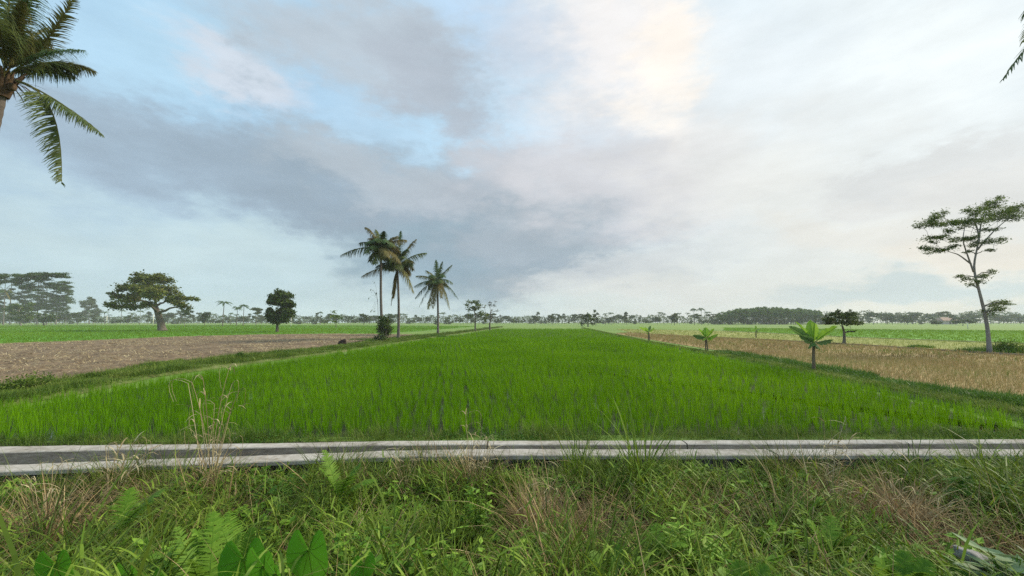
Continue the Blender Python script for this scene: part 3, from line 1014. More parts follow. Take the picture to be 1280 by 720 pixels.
def trunk_mesh(g, pts, r0, r1, n=26, seg=12, flare=1.5, ring=.0, m=0):
    P = np.asarray(pts, float)
    s = np.concatenate([[0], np.cumsum(np.linalg.norm(np.diff(P, axis=0), axis=1))])
    q = np.linspace(0, s[-1], n)
    # smooth run through the given points
    C = np.stack([np.interp(q, s, P[:, i]) for i in range(3)], -1)
    for _ in range(3):
        C[1:-1] = (C[:-2] + 2 * C[1:-1] + C[2:]) / 4
    t = q / s[-1]
    r = r0 + (r1 - r0) * t
    r = r * (1 + (flare - 1) * np.exp(-t * 14))
    if ring:
        r = r * (1 + ring * np.where(np.arange(n) % 2, 1, -1))
    g.tube(C, r, seg, m)
    return C


def palm(name, label, base, crown, fronds, r0, r1, group, Lmax, w, nl, bend=(0, 0), nuts=0, rach=.035, beard=True):
    base, crown = np.asarray(base, float), np.asarray(crown, float)
    t = thing(name, label, "palm tree", base, group)
    g = Geo()
    c = crown - base
    mid = c * .5 + np.array([bend[0], bend[1], 0])
    trunk_mesh(g, [(0, 0, -.1), c * .25 + np.array([bend[0], bend[1], 0]) * .7, mid, c * .78 + np.array([bend[0], bend[1], 0]) * .6, c], r0, r1, 70, 12, 1.6, .035)
    g.obj("trunk", M["bark_palm"], t, True)
    # fibrous boss of old leaf bases
    g = Geo()
    for a in np.arange(0, 6.28, .5):
        d = np.array([math.cos(a), math.sin(a), 0])
        L = U(.5, 1.0) * r1 * 5
        g.tube([c - UP * r1 * 4 + d * r1 * .7, c - UP * r1 * .5 + d * r1 * 1.6, c + UP * L * .4 + d * L * .7], [r1 * .5, r1 * .4, r1 * .12], 5)
    if beard:
        n = 40
        a = U(0, 6.28, n)
        B = c + np.stack([np.cos(a) * r1 * 1.2, np.sin(a) * r1 * 1.2, U(-.3, .3, n) * r1], -1)
        g.blades(B, a, U(2, 6, n) * r1, np.full(n, r1 * .35), U(1.2, 2.2, n), U(.4, 1.0, n), 3)
    g.obj("leaf_base", M["fibre"], t)
    for f in fronds:
        P0, P1, P2 = [np.asarray(p, float) - base for p in f["p"]]
        g = Geo()
        k = f.get("k", 1.0)
        frond(g, P0, P1, P2, int(nl * f.get("n", 1.0)), Lmax * k, w, f.get("hang", .55), f.get("fwd", .5), rach, f.get("start", .17), f.get("spread", .8), 0, 1, .13, f.get("miss", .04), seg=3 if nl > 50 else 2, sides=f.get("sides", (1, -1)))
        mat = M[f.get("mat", "palm")]
        g.obj("frond", [mat, M["palm_dry"] if f.get("mat") in ("palm_dry", "palm_yellow") else M["palm_yellow"]], t)
    for i in range(nuts):
        g = Geo()
        a = i * 2.4
        d = np.array([math.cos(a), math.sin(a), 0]) * r1 * 2.0 - UP * r1 * (2 + .6 * (i % 2))
        prof = np.linspace(-1, 1, 7)
        g.tube(c + d + np.stack([prof * 0, prof * 0, prof * .14], -1), .11 * np.sqrt(np.maximum(1 - prof ** 2, .02)), 8)
        g.obj("coconut", M["fibre"], t, True)
    return t


def pf(crown, y, tip, dy, arch, mat="palm", **k):
    k.setdefault("hang", .85)
    arch = arch + .05
    """frond from its tip as measured and its depth; arch lifts the middle"""
    T = aty(tip[0], tip[1], y + dy)
    c = np.asarray(crown, float)
    L = np.linalg.norm(T - c)
    mid = (c + T) / 2 + UP * arch * L + (T - c) * .0
    mid[1] += dy * .1
    return dict(p=(c, mid, T), mat=mat, **k)


def chance(c, n, L, mats=("palm_shade", "palm_dry", "palm", "palm_yellow")):
    """more fronds, mostly towards and away from the road"""
    out = []
    for i in range(n):
        a = math.pi / 2 * (1 if i % 2 else -1) + U(-.8, .8)
        e = U(-.3, 1.1)
        d = np.array([math.cos(a), math.sin(a), 0])
        l = L * U(.8, 1.05)
        out.append(dict(p=(c, c + d * l * .5 + UP * l * (.22 + .25 * e), c + d * l * (1 - .2 * e) + UP * l * (.45 * e - .25)), mat=mats[i % len(mats)], hang=.7))
    return out


GP = "three coconut palms beside the ploughed field"
b1 = at(478, 425.5, 0)
y1 = b1[1]
c1 = aty(476.5, 311, y1)
fr = [pf(c1, y1, (426, 319), -.6, .16, hang=.9), pf(c1, y1, (457, 284), -.5, .28, "palm_dry", hang=.8), pf(c1, y1, (449, 304), .8, .22, "palm_shade"),
      pf(c1, y1, (470, 287), .6, .12, "palm"), pf(c1, y1, (480, 289), -1.2, .12, "palm_shade"), pf(c1, y1, (497, 295), -.3, .16, "palm_dry"), pf(c1, y1, (508, 300), .4, .2, "palm_dry"),
      pf(c1, y1, (500, 328), -1.2, .2, "palm_dry", hang=.8), pf(c1, y1, (461, 298), 1.8, .2, "palm_dry"), pf(c1, y1, (490, 336), .8, .25, "palm_shade", hang=.9), pf(c1, y1, (462, 326), 1.0, .25, "palm", hang=.8),
      pf(c1, y1, (468, 330), -2.2, .3, "palm", hang=.7), pf(c1, y1, (484, 320), -2.8, .25, "palm_dry"), pf(c1, y1, (478, 296), 2.6, .2, "palm_shade"), pf(c1, y1, (466, 294), -1.8, .2, "palm_dry"), pf(c1, y1, (488, 300), 1.6, .2, "palm_shade")]
fr += chance(c1, 16, 2.9)
palm("coconut_palm", "tallest coconut palm with a leafy shrub growing round its foot", b1, c1, fr, .15, .105, GP, 1.08, .085, 58, (-.1, 0), 3)
b2 = at(498, 423.8, 0)
y2 = b2[1]
c2 = aty(496.5, 333, y2)
fr = [pf(c2, y2, (452, 345.5), -.3, .13, "palm_dry", hang=.9), pf(c2, y2, (501, 289), .3, .08, "palm_shade"), pf(c2, y2, (520, 299), -.5, .12, "palm_dry"), pf(c2, y2, (533, 316), .4, .16, "palm"),
      pf(c2, y2, (517, 366), -.6, .34, "palm_yellow", hang=.9), pf(c2, y2, (516, 330), 1.0, .3, "palm_shade", hang=.8), pf(c2, y2, (478, 322), .8, .25, "palm_dry"), pf(c2, y2, (488, 300), -1, .12, "palm_dry"),
      pf(c2, y2, (510, 311), -1.6, .2, "palm_shade"), pf(c2, y2, (506, 322), -2.6, .25, "palm"), pf(c2, y2, (492, 316), 2.4, .25, "palm"), pf(c2, y2, (484, 312), 1.5, .2, "palm_shade"), pf(c2, y2, (512, 344), 1.6, .3, "palm_dry", hang=.9),
      pf(c2, y2, (491.5, 371), .2, .02, "palm_dry", hang=.5, spread=.18, fwd=1.0), pf(c2, y2, (489, 381), -.3, .04, "palm_dry", hang=.3, spread=.1, fwd=1.0, n=.5, k=.6)]
fr += chance(c2, 16, 2.8)
palm("coconut_palm", "coconut palm with dead fronds hanging beside its trunk, next to the tallest", b2, c2, fr, .15, .105, GP, 1.08, .085, 58, (.1, 0), 4)
b3 = at(547.5, 418.7, 0)
y3 = b3[1]
c3 = aty(546.5, 352, y3)
fr = [pf(c3, y3, (545, 325), .2, .05, "palm_shade"), pf(c3, y3, (553, 327), -.5, .06, "palm_shade"), pf(c3, y3, (565, 331), .5, .1, "palm"), pf(c3, y3, (566, 354), -.6, .32, "palm_shade", hang=.8), pf(c3, y3, (573, 374), .4, .3, "palm_shade", hang=.8),
      pf(c3, y3, (562, 386), -.8, .35, "palm_yellow", hang=.8), pf(c3, y3, (520, 345), .3, .16, "palm_yellow"), pf(c3, y3, (518, 358), -.6, .2, "palm_shade"), pf(c3, y3, (519, 373), .4, .24, "palm_shade", hang=.7),
      pf(c3, y3, (524, 383), -.5, .26, "palm", hang=.7), pf(c3, y3, (535, 386), .5, .3, "palm_yellow", hang=.8), pf(c3, y3, (541, 385), -1.2, .3, "palm_dry", hang=.8), pf(c3, y3, (532, 338), 1.5, .15, "palm_yellow"), pf(c3, y3, (556, 340), 2.0, .2, "palm"),
      pf(c3, y3, (552, 372), -2.4, .4, "palm_dry", hang=.8), pf(c3, y3, (538, 344), -2, .2, "palm_shade"), pf(c3, y3, (549, 335), 2.5, .1, "palm")]
fr += chance(c3, 10, 3.0)
palm("coconut_palm", "shorter coconut palm with a round crown of drooping yellow green fronds", b3, c3, fr, .16, .12, GP, 1.05, .085, 56, (.05, 0), 4)


def pb(a, b, c, y, dy=(0, 0, 0), **k):
    return dict(p=(aty(*a, y + dy[0]), aty(*b, y + dy[1]), aty(*c, y + dy[2])), **k)


# near palm whose crown reaches into the view at the top corner
yn = 12.0
cn = aty(4, 97, yn)
fr = [pb((14, 84), (60, 66), (97, -14), yn, (0, -.3, -.6), mat="palm_yellow", hang=.35, k=.62, fwd=.6), pb((16, 90), (58, 58), (107, 63), yn, (0, -.4, -.8), mat="palm_shade", hang=.85, k=.7, fwd=.6),
      pb((20, 101), (66, 116), (129, 169), yn, (0, -.4, -.7), mat="palm", hang=.8, k=.62, fwd=.75, start=.38), pb((20, 101), (80, 112), (77, 229), yn, (0, -.5, -.9), mat="palm", hang=.5, k=.85, fwd=.3, start=.3, sides=(1, 1), n=.8),
      pb((12, 82), (22, 30), (50, -40), yn, (0, -.8, -1.6), mat="palm_shade", hang=.8, k=1.1), pb((8, 80), (8, 10), (22, -90), yn, (0, -.4, -.8), mat="palm", hang=.6, k=1.1), pb((12, 84), (36, 44), (62, 34), yn, (0, .6, 1.4), mat="palm_yellow", hang=.7, k=.8),
      pb((6, 84), (-14, 24), (-40, -50), yn, (0, .6, 1.0), mat="palm", hang=.6), pb((4, 90), (-40, 40), (-95, 20), yn, (0, -.4, -.6), mat="palm", hang=.8), pb((4, 96), (-50, 70), (-115, 110), yn, (0, .4, .6), mat="palm_shade", hang=.8),
      pb((4, 100), (-40, 90), (-80, 190), yn, (0, -.5, -1.0), mat="palm_yellow", hang=.7), pb((10, 82), (30, 20), (35, -30), yn, (0, 1.2, 2.4), mat="palm_shade", hang=.6), pb((8, 85), (0, 40), (-10, -20), yn, (0, -1.4, -2.8), mat="palm", hang=.8),
      pb((6, 95), (-20, 70), (-30, 120), yn, (0, 1.2, 2.6), mat="palm", hang=.8), pb((12, 84), (16, 42), (28, 2), yn, (0, -1.0, -1.4), mat="palm_yellow", hang=.9, k=.9)]
for i in range(9):
    a = U(-1.2, 1.6)
    e = U(.75, 1.25)
    d = np.array([math.cos(a) * .6, math.sin(a) * 1.1, 0])
    l = U(1.9, 2.6)
    fr.append(dict(p=(cn, cn + d * l * .42 + UP * l * (.35 + .3 * e), cn + d * l * .85 + UP * l * (.75 * e - .1)), mat=("palm", "palm_shade", "palm_yellow")[i % 3], hang=U(.5, .95), k=.85, fwd=.6))
bn = np.array([cn[0] - 2.0, yn + .2, 0])
palm("tall_coconut_palm", "tall coconut palm close by with a broken frond hanging down, at the left edge", bn, cn, fr, .19, .155, None, .92, .042, 95, (.25, 0), 2, .035)
# palm beyond the other edge, only its frond tips in view
yr = 11.0
cr = aty(1400, -45, yr)
fr = [pb((1400, -45), (1322, 2), (1252, 101), yr, (0, -.2, -.3), mat="palm_shade", hang=.45, k=.62, fwd=.9, spread=.6), pb((1400, -45), (1260, -90), (1263, -14), yr, (0, .2, .4), mat="palm_shade", hang=.3, k=.5),
      pb((1400, -45), (1290, -10), (1284, 18), yr, (0, 1, 1.6), mat="palm_shade", hang=.9, k=.8)]
for a in np.linspace(0, 6.28, 11)[:-1]:
    if math.cos(a) < .25:
        continue
    d = np.array([math.cos(a), math.sin(a), 0])
    el = U(.1, .6)
    fr.append(dict(p=(cr, cr + d * 1.6 + UP * (1.2 + el), cr + d * 3.2 + UP * (el * 1.5 - .8)), mat="palm", hang=.8))
palm("edge_coconut_palm", "coconut palm whose dark frond tips enter the sky at the upper right corner", np.array([cr[0] + .6, yr, 0]), cr, fr, .18, .15, None, .85, .05, 50, (.2, 0), 0, .03)


# ------------------------------------------------------------------ broadleaved trees
def tree(name, label, cat, base, trunk, r0, r1, pads, leaf, mat, bark, group=None, leafL=.2, leafW=.12, up=.6, f0=.5, twigs=3, tipr=.02, flat_axis=False, flare=1.4, shell=.5, seg=8):
    """trunk: points relative to base; pads: (centre, radii, leaf count) relative to base. Limbs are grown from the trunk to each pad."""
    base = np.asarray(base, float)
    t = thing(name, label, cat, base, group)
    g = Geo()
    C = trunk_mesh(g, trunk, r0, r1, 22, 10, flare)
    nodes = [c for c in C[int(len(C) * f0):]]
    rad = [r0 + (r1 - r0) * (i / (len(C) - 1)) for i in range(int(len(C) * f0), len(C))]
    order = sorted(pads, key=lambda p: np.linalg.norm(np.asarray(p[0]) - C[-1]))
    for c, rr, n in order:
        c = np.asarray(c, float)
        best, bi = 1e9, 0
        for i, q in enumerate(nodes):
            v = c - q
            d = np.linalg.norm(v)
            pen = 1 + 1.6 * max(0.0, -(v[2]) / (d + 1e-6)) + .5 * max(0, .25 - v[2] / (d + 1e-6))
            if d * pen < best:
                best, bi = d * pen, i
        q = nodes[bi]
        ctrl = q + (c - q) * .45 + np.array([U(-.1, .1), U(-.1, .1), .18]) * np.linalg.norm(c - q)
        tt = np.linspace(0, 1, 7)
        P = (1 - tt)[:, None] ** 2 * q + (2 * tt * (1 - tt))[:, None] * ctrl + (tt ** 2)[:, None] * c
        P[1:-1] += R.normal(0, .02 * np.linalg.norm(c - q), (5, 3))
        ra = min(rad[bi] * .72, tipr * 4 + np.linalg.norm(c - q) * .03)
        g.tube(P, np.linspace(ra, tipr, 7), 6)
        nodes += [p for p in P[2:]]
        rad += list(np.linspace(ra, tipr, 7)[2:])
        for _ in range(twigs):
            e = c + np.asarray(rr) * rdir(1)[0] * .85
            s = P[R.integers(4, 7)]
            g.tube([s, (s + e) / 2 + UP * .08 * np.linalg.norm(e - s), e], [tipr, tipr * .7, tipr * .3], 4, 0, False)
    g.obj("trunk", bark, t, True)
    g = Geo()
    for c, rr, n in pads:
        n = int(n)
        ms = 6
        sub = rdir(ms) * (R.random((ms, 1)) ** .5) * np.array([.85, .85, .75])
        pick = R.integers(0, ms, n)
        sg = U(.14, .34, ms)[pick][:, None]
        P = np.asarray(c, float) + (sub[pick] + R.normal(0, 1, (n, 3)) * sg) * np.asarray(rr)
        ax = rdir(n, -.1)
        ax[:, 2] *= .5
        nr = rdir(n, up)
        s = U(.6, 1.4, n)
        g.leaves(P, ax, nr, leafL * s, leafW * s, .12)
    g.obj("crown", mat, t)
    return t


def pads_px(base, y, lst, dens, ry=None, dyj=0.0):
    """pads measured as (u, v, half width, half height, depth offset)"""
    out = []
    for it in lst:
        u, v, a, b = it[:4]
        dy = it[4] if len(it) > 4 else U(-1, 1) * dyj
        c = aty(u, v, y + dy) - base
        k = y / F
        rx, rz = a * k, b * k
        out.append((c, (rx, (ry if ry else rx * .9), rz), dens * rx * (ry if ry else rx) ** .5 * max(rz, .15) ** .5))
    return out


def rel(base, y, pts):
    return [np.array([0, 0, -.1])] + [aty(u, v, y) - base for u, v in pts]


# spreading tree in the left fields
b = at(203, 413.6, 0)
y = b[1]
pl = [(170, 350, 11, 4, 0), (182, 346, 12, 4.5, 1), (196, 347, 12, 4.5, -1), (205, 352, 10, 5, 2), (160, 361, 13, 5, 1), (175, 358, 14, 6, -2), (190, 358, 14, 6, 3), (206, 362, 11, 6, -1), (150, 370, 10, 3.5, 0), (162, 374, 14, 5, -2),
      (178, 370, 15, 6, 2), (192, 370, 12, 6, -3), (214, 369, 11, 5, 1), (226, 371, 10, 4, -1), (236, 373.5, 9, 2.5, 0), (246, 374, 4, 1.2, 0), (141, 366.5, 6, 1.8, 0), (140, 380, 9, 3, 0), (150, 383, 12, 3, 1), (168, 383, 10, 4, 2),
      (222, 379, 9, 4, -2), (230, 383, 8, 3, 1), (212, 377, 7, 4, 3), (182, 381, 8, 3.5, -4), (200, 343.5, 6, 2, 0), (168, 342.5, 5, 1.5, 0), (186, 352, 12, 6, 4), (180, 364, 14, 6, 5), (196, 366, 12, 6, -5)]
tree("spreading_tree", "wide spreading olive crowned tree with a leaning forked trunk beyond the ploughed field", "tree", b, rel(b, y, [(201, 403), (198.5, 396), (196, 388), (194, 382)]), .72, .42,
     pads_px(b, y, [(u, v, a, q * 1.3, d) for u, v, a, q, d in pl], 290, None), None, M["leaf_olive"], M["bark"], None, .40, .25, .9, .45, 2, .05, shell=.42)

# round dense tree
b = at(346.5, 415, 0)
y = b[1]
pl = []
for i in range(46):
    v = U(366, 403)
    k = (v - 363) / 40
    hw = 20.5 * math.sin(math.pi * min(1, .14 + .70 * k)) ** .55
    pl.append((350.5 + U(-1, 1) * (hw - 5) - 2 * (k > .7), v, U(4.5, 7), U(3.8, 5.5), U(-1, 1) * hw * y / F * .8))
tree("round_tree", "dense dark round crowned tree with a short trunk at the edge of the ploughed field", "tree", b, rel(b, y, [(346.5, 408), (347, 400), (348, 392)]), .26, .14,
     pads_px(b, y, pl, 620), None, M["leaf_dark"], M["bark"], None, .32, .22, .5, .4, 2, .03, shell=.45)

# two small trees past the palms
b = at(594, 414, 0)
y = b[1]
pl = [(588, 378, 7, 3, 0), (594, 377, 5, 3, 1), (598, 384, 8, 4.5, -.5), (590, 386, 7, 4, .5), (584, 382, 5, 2, 0), (600, 391, 6, 4, 0), (608, 394, 5, 3, .5), (606, 399, 4, 2.5, 0), (588, 394, 4, 2, 0), (597, 380, 6, 4, 1)]
tree("small_tree", "small green leafy tree with a thin trunk beside the rice paddy past the palms", "tree", b, rel(b, y, [(594, 405), (594, 396), (593, 388)]), .17, .09, pads_px(b, y, pl, 150), None, M["leaf_small"], M["bark"], "small trees past the palms", .3, .2, .5, .4, 2, .03)
b = at(612.5, 413.3, 0)
y = b[1]
pl = [(611, 381, 5, 2, 0), (618, 382, 5, 2, .5), (605, 384, 4, 2, 0), (622, 389, 4, 2.5, 0), (626, 395, 4, 2.5, -.5), (615, 388, 4, 2, 1), (606, 392, 4, 2.5, 0), (603, 397, 4, 2, .5), (621, 397, 5, 2.5, 0), (612, 378, 4, 1.5, 0), (619, 377, 3, 1, 0)]
tree("sparse_tree", "thin almost leafless tree with grey twigs beside the small green one", "tree", b, rel(b, y, [(612, 405), (614, 397), (613, 390)]), .2, .09, pads_px(b, y, pl, 42), None, M["leaf_grey"], M["bark"], "small trees past the palms", .26, .16, .4, .35, 7, .035)
# small dark tree at the far end of the paddy
b = at(735, 408.4, 0)
y = b[1]
pl = [(731, 400, 5, 4, 0), (728, 404, 3, 3, 0), (735, 395, 5, 3, 1), (740, 399, 4, 3, -1), (741, 404, 3, 2, 0), (733, 394, 4, 2, 0)]
tree("bushy_tree", "small dark bushy tree at the far end of the rice paddy", "tree", b, rel(b, y, [(735, 405), (735, 401)]), .25, .14, pads_px(b, y, pl, 130), None, M["leaf_dark"], M["bark"], None, .5, .34, .5, .4, 1, .05)
# dark low tree behind the stubble
b = at(1055, 429, 0)
y = b[1]
pl = []
for i in range(34):
    a = U(0, math.pi)
    r = math.sqrt(R.random())
    pl.append((1053 + 20 * r * math.cos(a), 402 - 13 * r * math.sin(a) + U(-1, 3.5), U(4, 7), U(2.2, 3.6), U(-1, 1) * 1.2))
pl += [(1036, 404, 5, 2, 0), (1073, 404, 5, 2, 0), (1063, 388, 2, 2, 0), (1064, 414, 4, 1.5, 0)]
tree("dark_low_tree", "low dark wide crowned tree standing behind the tan stubble field", "tree", b, rel(b, y, [(1055.5, 421), (1055, 414), (1053, 408)]), .13, .075, pads_px(b, y, pl, 1100), None, M["leaf_dark"], M["bark"], None, .14, .09, .6, .4, 2, .014)
# slender tree with flat feathery layers
b = at(1237, 441.5, 0)
y = b[1]
pl = [(1152, 281, 10, 2.6, 0), (1160, 277, 9, 3, .5), (1168, 271, 10, 2.6, -.5), (1178, 268, 8, 2.4, 0), (1176, 280, 12, 3.4, .5), (1190, 279, 13, 3.6, -.6), (1203, 281, 12, 3.6, .6), (1210, 273, 14, 4, 0), (1222, 262, 13, 3.5, -.6), (1233, 258, 13, 3.5, .6), (1245, 252, 11, 3, 0), (1249, 248, 5, 2, .3),
      (1236, 270, 14, 4, .8), (1250, 266, 13, 3.5, -.5), (1262, 264, 13, 3.2, .4), (1274, 260, 11, 3, 0), (1286, 262, 10, 3, .5), (1256, 273, 12, 3, 0), (1270, 271, 10, 2.6, -.6), (1222, 276, 12, 3, -1), (1184, 288, 9, 2.4, 0), (1170, 297, 12, 2.4, .4), (1182, 296, 10, 2.4, -.4), (1165, 302, 6, 1.6, 0),
      (1200, 300, 12, 2.6, .5), (1214, 298, 11, 2.4, -.6), (1157, 311, 9, 2.4, 0), (1166, 314, 10, 2.6, .5), (1180, 312, 10, 2.2, -.3), (1192, 308, 8, 1.8, .2), (1222, 305, 10, 2, .3), (1236, 303, 11, 2.4, -.4), (1248, 300, 9, 2, .3), (1212, 314, 6, 1.4, 0), (1240, 313, 6, 1.2, 0), (1230, 288, 8, 1.6, .5), (1246, 286, 6, 1.4, -.4),
      (1200, 345, 6, 1.8, .2), (1210, 348, 7, 2.4, -.3), (1214, 356, 6, 2.2, .4), (1228, 346, 8, 2.4, 0), (1237, 340, 7, 2.2, .3), (1226, 352, 6, 2, -.4), (1240, 381, 8, 3, .3), (1250, 378, 8, 2.4, -.3), (1258, 380, 6, 1.6, 0), (1243, 388, 8, 2.6, -.4), (1251, 386, 6, 2, .4), (1236, 392, 6, 3, .2), (1228, 389, 3, 1.5, 0)]
tr = tree("slender_tree", "slender pale trunked tree with flat feathery layers standing beside the stubble field", "tree", b,
          rel(b, y, [(1235.5, 420), (1233.5, 402), (1229.5, 386), (1224.5, 365), (1219, 346), (1216, 333), (1222, 310), (1224, 290)]), .105, .03, pads_px(b, y, [(u, v, a * 1.1, q * 2.0, d) for u, v, a, q, d in pl], 1900, None), None, M["leaf_albizia"], M["bark_pale"], None, .11, .04, .9, .36, 4, .010, shell=.4)
g = Geo()
P0 = aty(1217, 340, y) - b
for pts in ([(1217, 340), (1209, 318), (1203, 300), (1206, 284)], [(1214, 330), (1198, 318), (1184, 314)], [(1222, 312), (1232, 300), (1246, 285), (1262, 272)], [(1224, 296), (1220, 280), (1214, 272)], [(1223, 305), (1226, 280), (1232, 264)]):
    P = np.array([aty(u, v, y + .1 * i * U(-1, 1)) - b for i, (u, v) in enumerate(pts)])
    q = np.linspace(0, len(P) - 1, 14)
    P = np.stack([np.interp(q, np.arange(len(P)), P[:, k]) for k in range(3)], -1)
    for _ in range(2):
        P[1:-1] = (P[:-2] + 2 * P[1:-1] + P[2:]) / 4
    g.tube(P, np.linspace(.05, .016, 14), 7)
g.obj("limb", M["bark_pale"], tr, True)

# trees of the clump at the left end
GL = "tree clump beyond the left fields"
for u, v, h, lab in ((46, 405.6, 352, "palm with a ragged crown rising through the left tree clump"), (4, 406, 364, "palm with brown fronds low in the left tree clump")):
    b = at(u, v, 0)
    c = aty(u + 2, h, b[1])
    palm("coconut_palm", lab, b, c, chance(c, 10, 3.6) + [pf(c, b[1], (u + du, h + dv), U(-1, 1), .2, m) for du, dv, m in ((-14, 6, "palm_dry"), (15, 4, "palm"), (-11, -8, "palm_shade"), (12, -9, "palm_dry"), (3, -13, "palm_shade"), (-9, 14, "palm_dry"), (10, 15, "palm_dry"))], .25, .18, GL, 1.0, .2, 30, (.1, 0))


def layered(label, u, v, top, hw, n, mat, bark, name="layered_tree", leaf=.6, dens=150, dj=3.0, r0=.3):
    b = at(u, v, 0)
    y = b[1]
    pl = []
    for i in range(n * 2):
        k = R.random()
        vv = top + (v - top) * .72 * k
        w = hw * (.45 + .55 * math.sin(math.pi * (.18 + .7 * k)))
        pl.append((u + U(-1, 1) * w * .8, vv + U(-1, 1), U(.1, .24) * hw, U(1.2, 2.6), U(-1, 1) * dj))
    return tree(name, label, "tree", b, rel(b, y, [(u + U(-2, 2), v - (v - top) * .3), (u + U(-3, 3), v - (v - top) * .62), (u + U(-3, 3), top + (v - top) * .2)]), r0, r0 * .45, pads_px(b, y, pl, dens * 1.3), None, mat, bark, GL, leaf, leaf * .6, .9, .3, 2, .05)


layered("broad flat layered tree with the highest crown of the left clump", 58, 405.6, 341, 36, 46, M["leaf_layered"], M["bark_pale"], dens=70)
layered("flat layered tree at the outer end of the left clump", 12, 405.6, 342, 36, 40, M["leaf_layered"], M["bark_pale"], dens=70)
layered("low bushy green tree under the layered ones in the left clump", 26, 407.2, 380, 22, 18, M["leaf_small"], M["bark_pale"], "bushy_tree", dens=110)
layered("leaning outer layered tree with sparse drooping leaves at the clump edge", 70, 405.6, 352, 24, 26, M["leaf_layered"], M["bark_pale"], dens=55)
layered("ragged tall tree between the left clump and the spreading tree", 112, 404.8, 374, 15, 16, M["leaf_far"], M["bark"], "ragged_tree", 1.0, 60, 6)
layered("low bushy dark tree beside the ragged one, behind the field", 55, 406.8, 392, 18, 14, M["leaf_dark"], M["bark"], "bushy_tree", dens=80)

# ------------------------------------------------------------------ shrubs
def shrub(label, base, hw, h, n, mat, leaf, up=.4, cone=False, group=None):
    t = thing("leafy_shrub", label, "shrub", base, group)
    g = Geo()
    for _ in range(14):
        e = np.array([U(-1, 1) * hw * .7, U(-1, 1) * hw * .6, h * U(.5, .95)])
        g.tube([(U(-.1, .1) * hw, U(-.1, .1) * hw, -.05), e * [.5, .5, .55], e], [hw * .04, hw * .03, hw * .012], 4)
    g.obj("stem", M["bark"], t)
    g = Geo()
    cl = []
    for _ in range(30):
        k = R.random()
        w = hw * ((1 - k) ** .6 if cone else math.sqrt(max(.05, 1 - (k * 1.05 - .1) ** 2)))
        a = U(0, 6.28)
        r = w * math.sqrt(R.random())
        cl.append((r * math.cos(a), r * math.sin(a), h * (.06 + .86 * k)))
    cl = np.array(cl)
    P = cl[R.integers(0, len(cl), n)] + R.normal(0, 1, (n, 3)) * hw * .2
    P[:, 2] = np.maximum(P[:, 2], .02)
    s = U(.6, 1.4, n)
    g.leaves(P, rdir(n, .1), rdir(n, up), leaf * s, leaf * .55 * s)
    g.obj("foliage", mat, t)
    return t


c = at(480, 427.5, 0)
shrub("dark pointed shrub growing round the foot of the tallest palm", (c[0], c[1], 0), .85, 2.4, 2600, M["leaf_dark"], .17, .4, True)
c = at(37, 488, 0)
shrub("low green shrub on the bund at the corner of the ploughed field", (c[0], c[1], 0), .52, .3, 2200, M["bank_grass"], .055)
c = at(299, 452, 0)
shrub("tiny dark shrub on the grassy bund at the ploughed field's edge", (c[0], c[1], .08), .22, .34, 500, M["dark_weed"], .07)
c = at(1262, 441, 0)
shrub("olive low shrub beside the slender pale trunked tree", (c[0], c[1], 0), .8, .55, 1500, M["bank_grass"], .1)
c = at(250, 418, 0)
c = at(420, 409.5, 0)
t = tree("stilted_bush_tree", "small yellowish bush on thin bare stems beyond the round tree", "tree", c, rel(c, c[1], [(420, 404), (420, 398)]), .12, .06,
         pads_px(c, c[1], [(416, 396, 5, 3, 0), (422, 395, 5, 3, 0), (418, 390, 4, 2.5, 0), (425, 398, 4, 2, 0), (419, 402, 5, 2, 0)], 60), None, M["bank_grass"], M["bark"], None, .5, .3, .5, .3, 2, .04)


# ------------------------------------------------------------------ banana plants
def banana(label, u, v, top, leaves, y=None, stem_r=.07, group="banana plants along the paddy bund", stems=1, mstem="banana_stem"):
    b = at(u, v, .05)
    y = b[1]
    t = thing("banana_plant", label, "banana plant", b, group)
    c = aty(u + top[0], top[1], y) - b
    for s in range(stems):
        g = Geo()
        dx = 0 if s == 0 else U(-.25, .25)
        trunk_mesh(g, [(dx, 0, -.1), c * .5 + [dx * .8, 0, 0], c + [dx * .4, 0, 0]], stem_r * (1 if s == 0 else .7), stem_r * .6, 16, 10, 1.15)
        g.obj("stem", M[mstem], t, True)
    for (tu, tv, dy, w, arch, fold, mat) in leaves:
        w *= 1.3
        T = aty(tu, tv, y + dy) - b
        L = np.linalg.norm(T - c)
        mid = (c + T) / 2 + UP * arch * (.45 if tv < top[1] else 1) * L
        n = 26
        k = np.linspace(0, 1, n)
        C = (1 - k)[:, None] ** 2 * c + (2 * k * (1 - k))[:, None] * mid + (k ** 2)[:, None] * T
        tan = norm(np.gradient(C, axis=0))
        side = np.cross(tan, UP)
        side[np.linalg.norm(side, axis=1) < .2] = [1, 0, 0]
        side = norm(side)
        # upright leaves show their face to either side of the stem
        nr = np.cross(side, tan)
        roll = (.95 if tu > u + top[0] else -.95) * min(1, abs(tu - u - top[0]) / 14)
        side, nr = side * math.cos(roll) + nr * math.sin(roll), nr * math.cos(roll) - side * math.sin(roll)
        wd = w * np.clip(np.sin(np.pi * np.clip((k - .14) / .86, 0, 1) ** .8), 0, 1) ** .55
        wd[k < .14] = .012
        g = Geo()
        for sg in (1, -1):
            tear = np.where(R.random(n) < .18, U(.55, .8, n), 1.0)
            rip = U(-.02, .02, n)
            rows = []
            for q in (0, .35, .7, 1.0):
                e = q * wd * np.where(q > .9, tear, 1) / 2
                rows.append(C + side * (sg * e)[:, None] * math.cos(fold) + nr * (e * math.sin(fold) - .25 * (q * wd) ** 2)[:, None] + nr * (rip * q)[:, None])
            g.grid(np.stack(rows, 1))
        g.tube(C - nr * .006, np.linspace(.016, .004, n), 6)
        g.obj("leaf", M[mat], t, True)
    return t


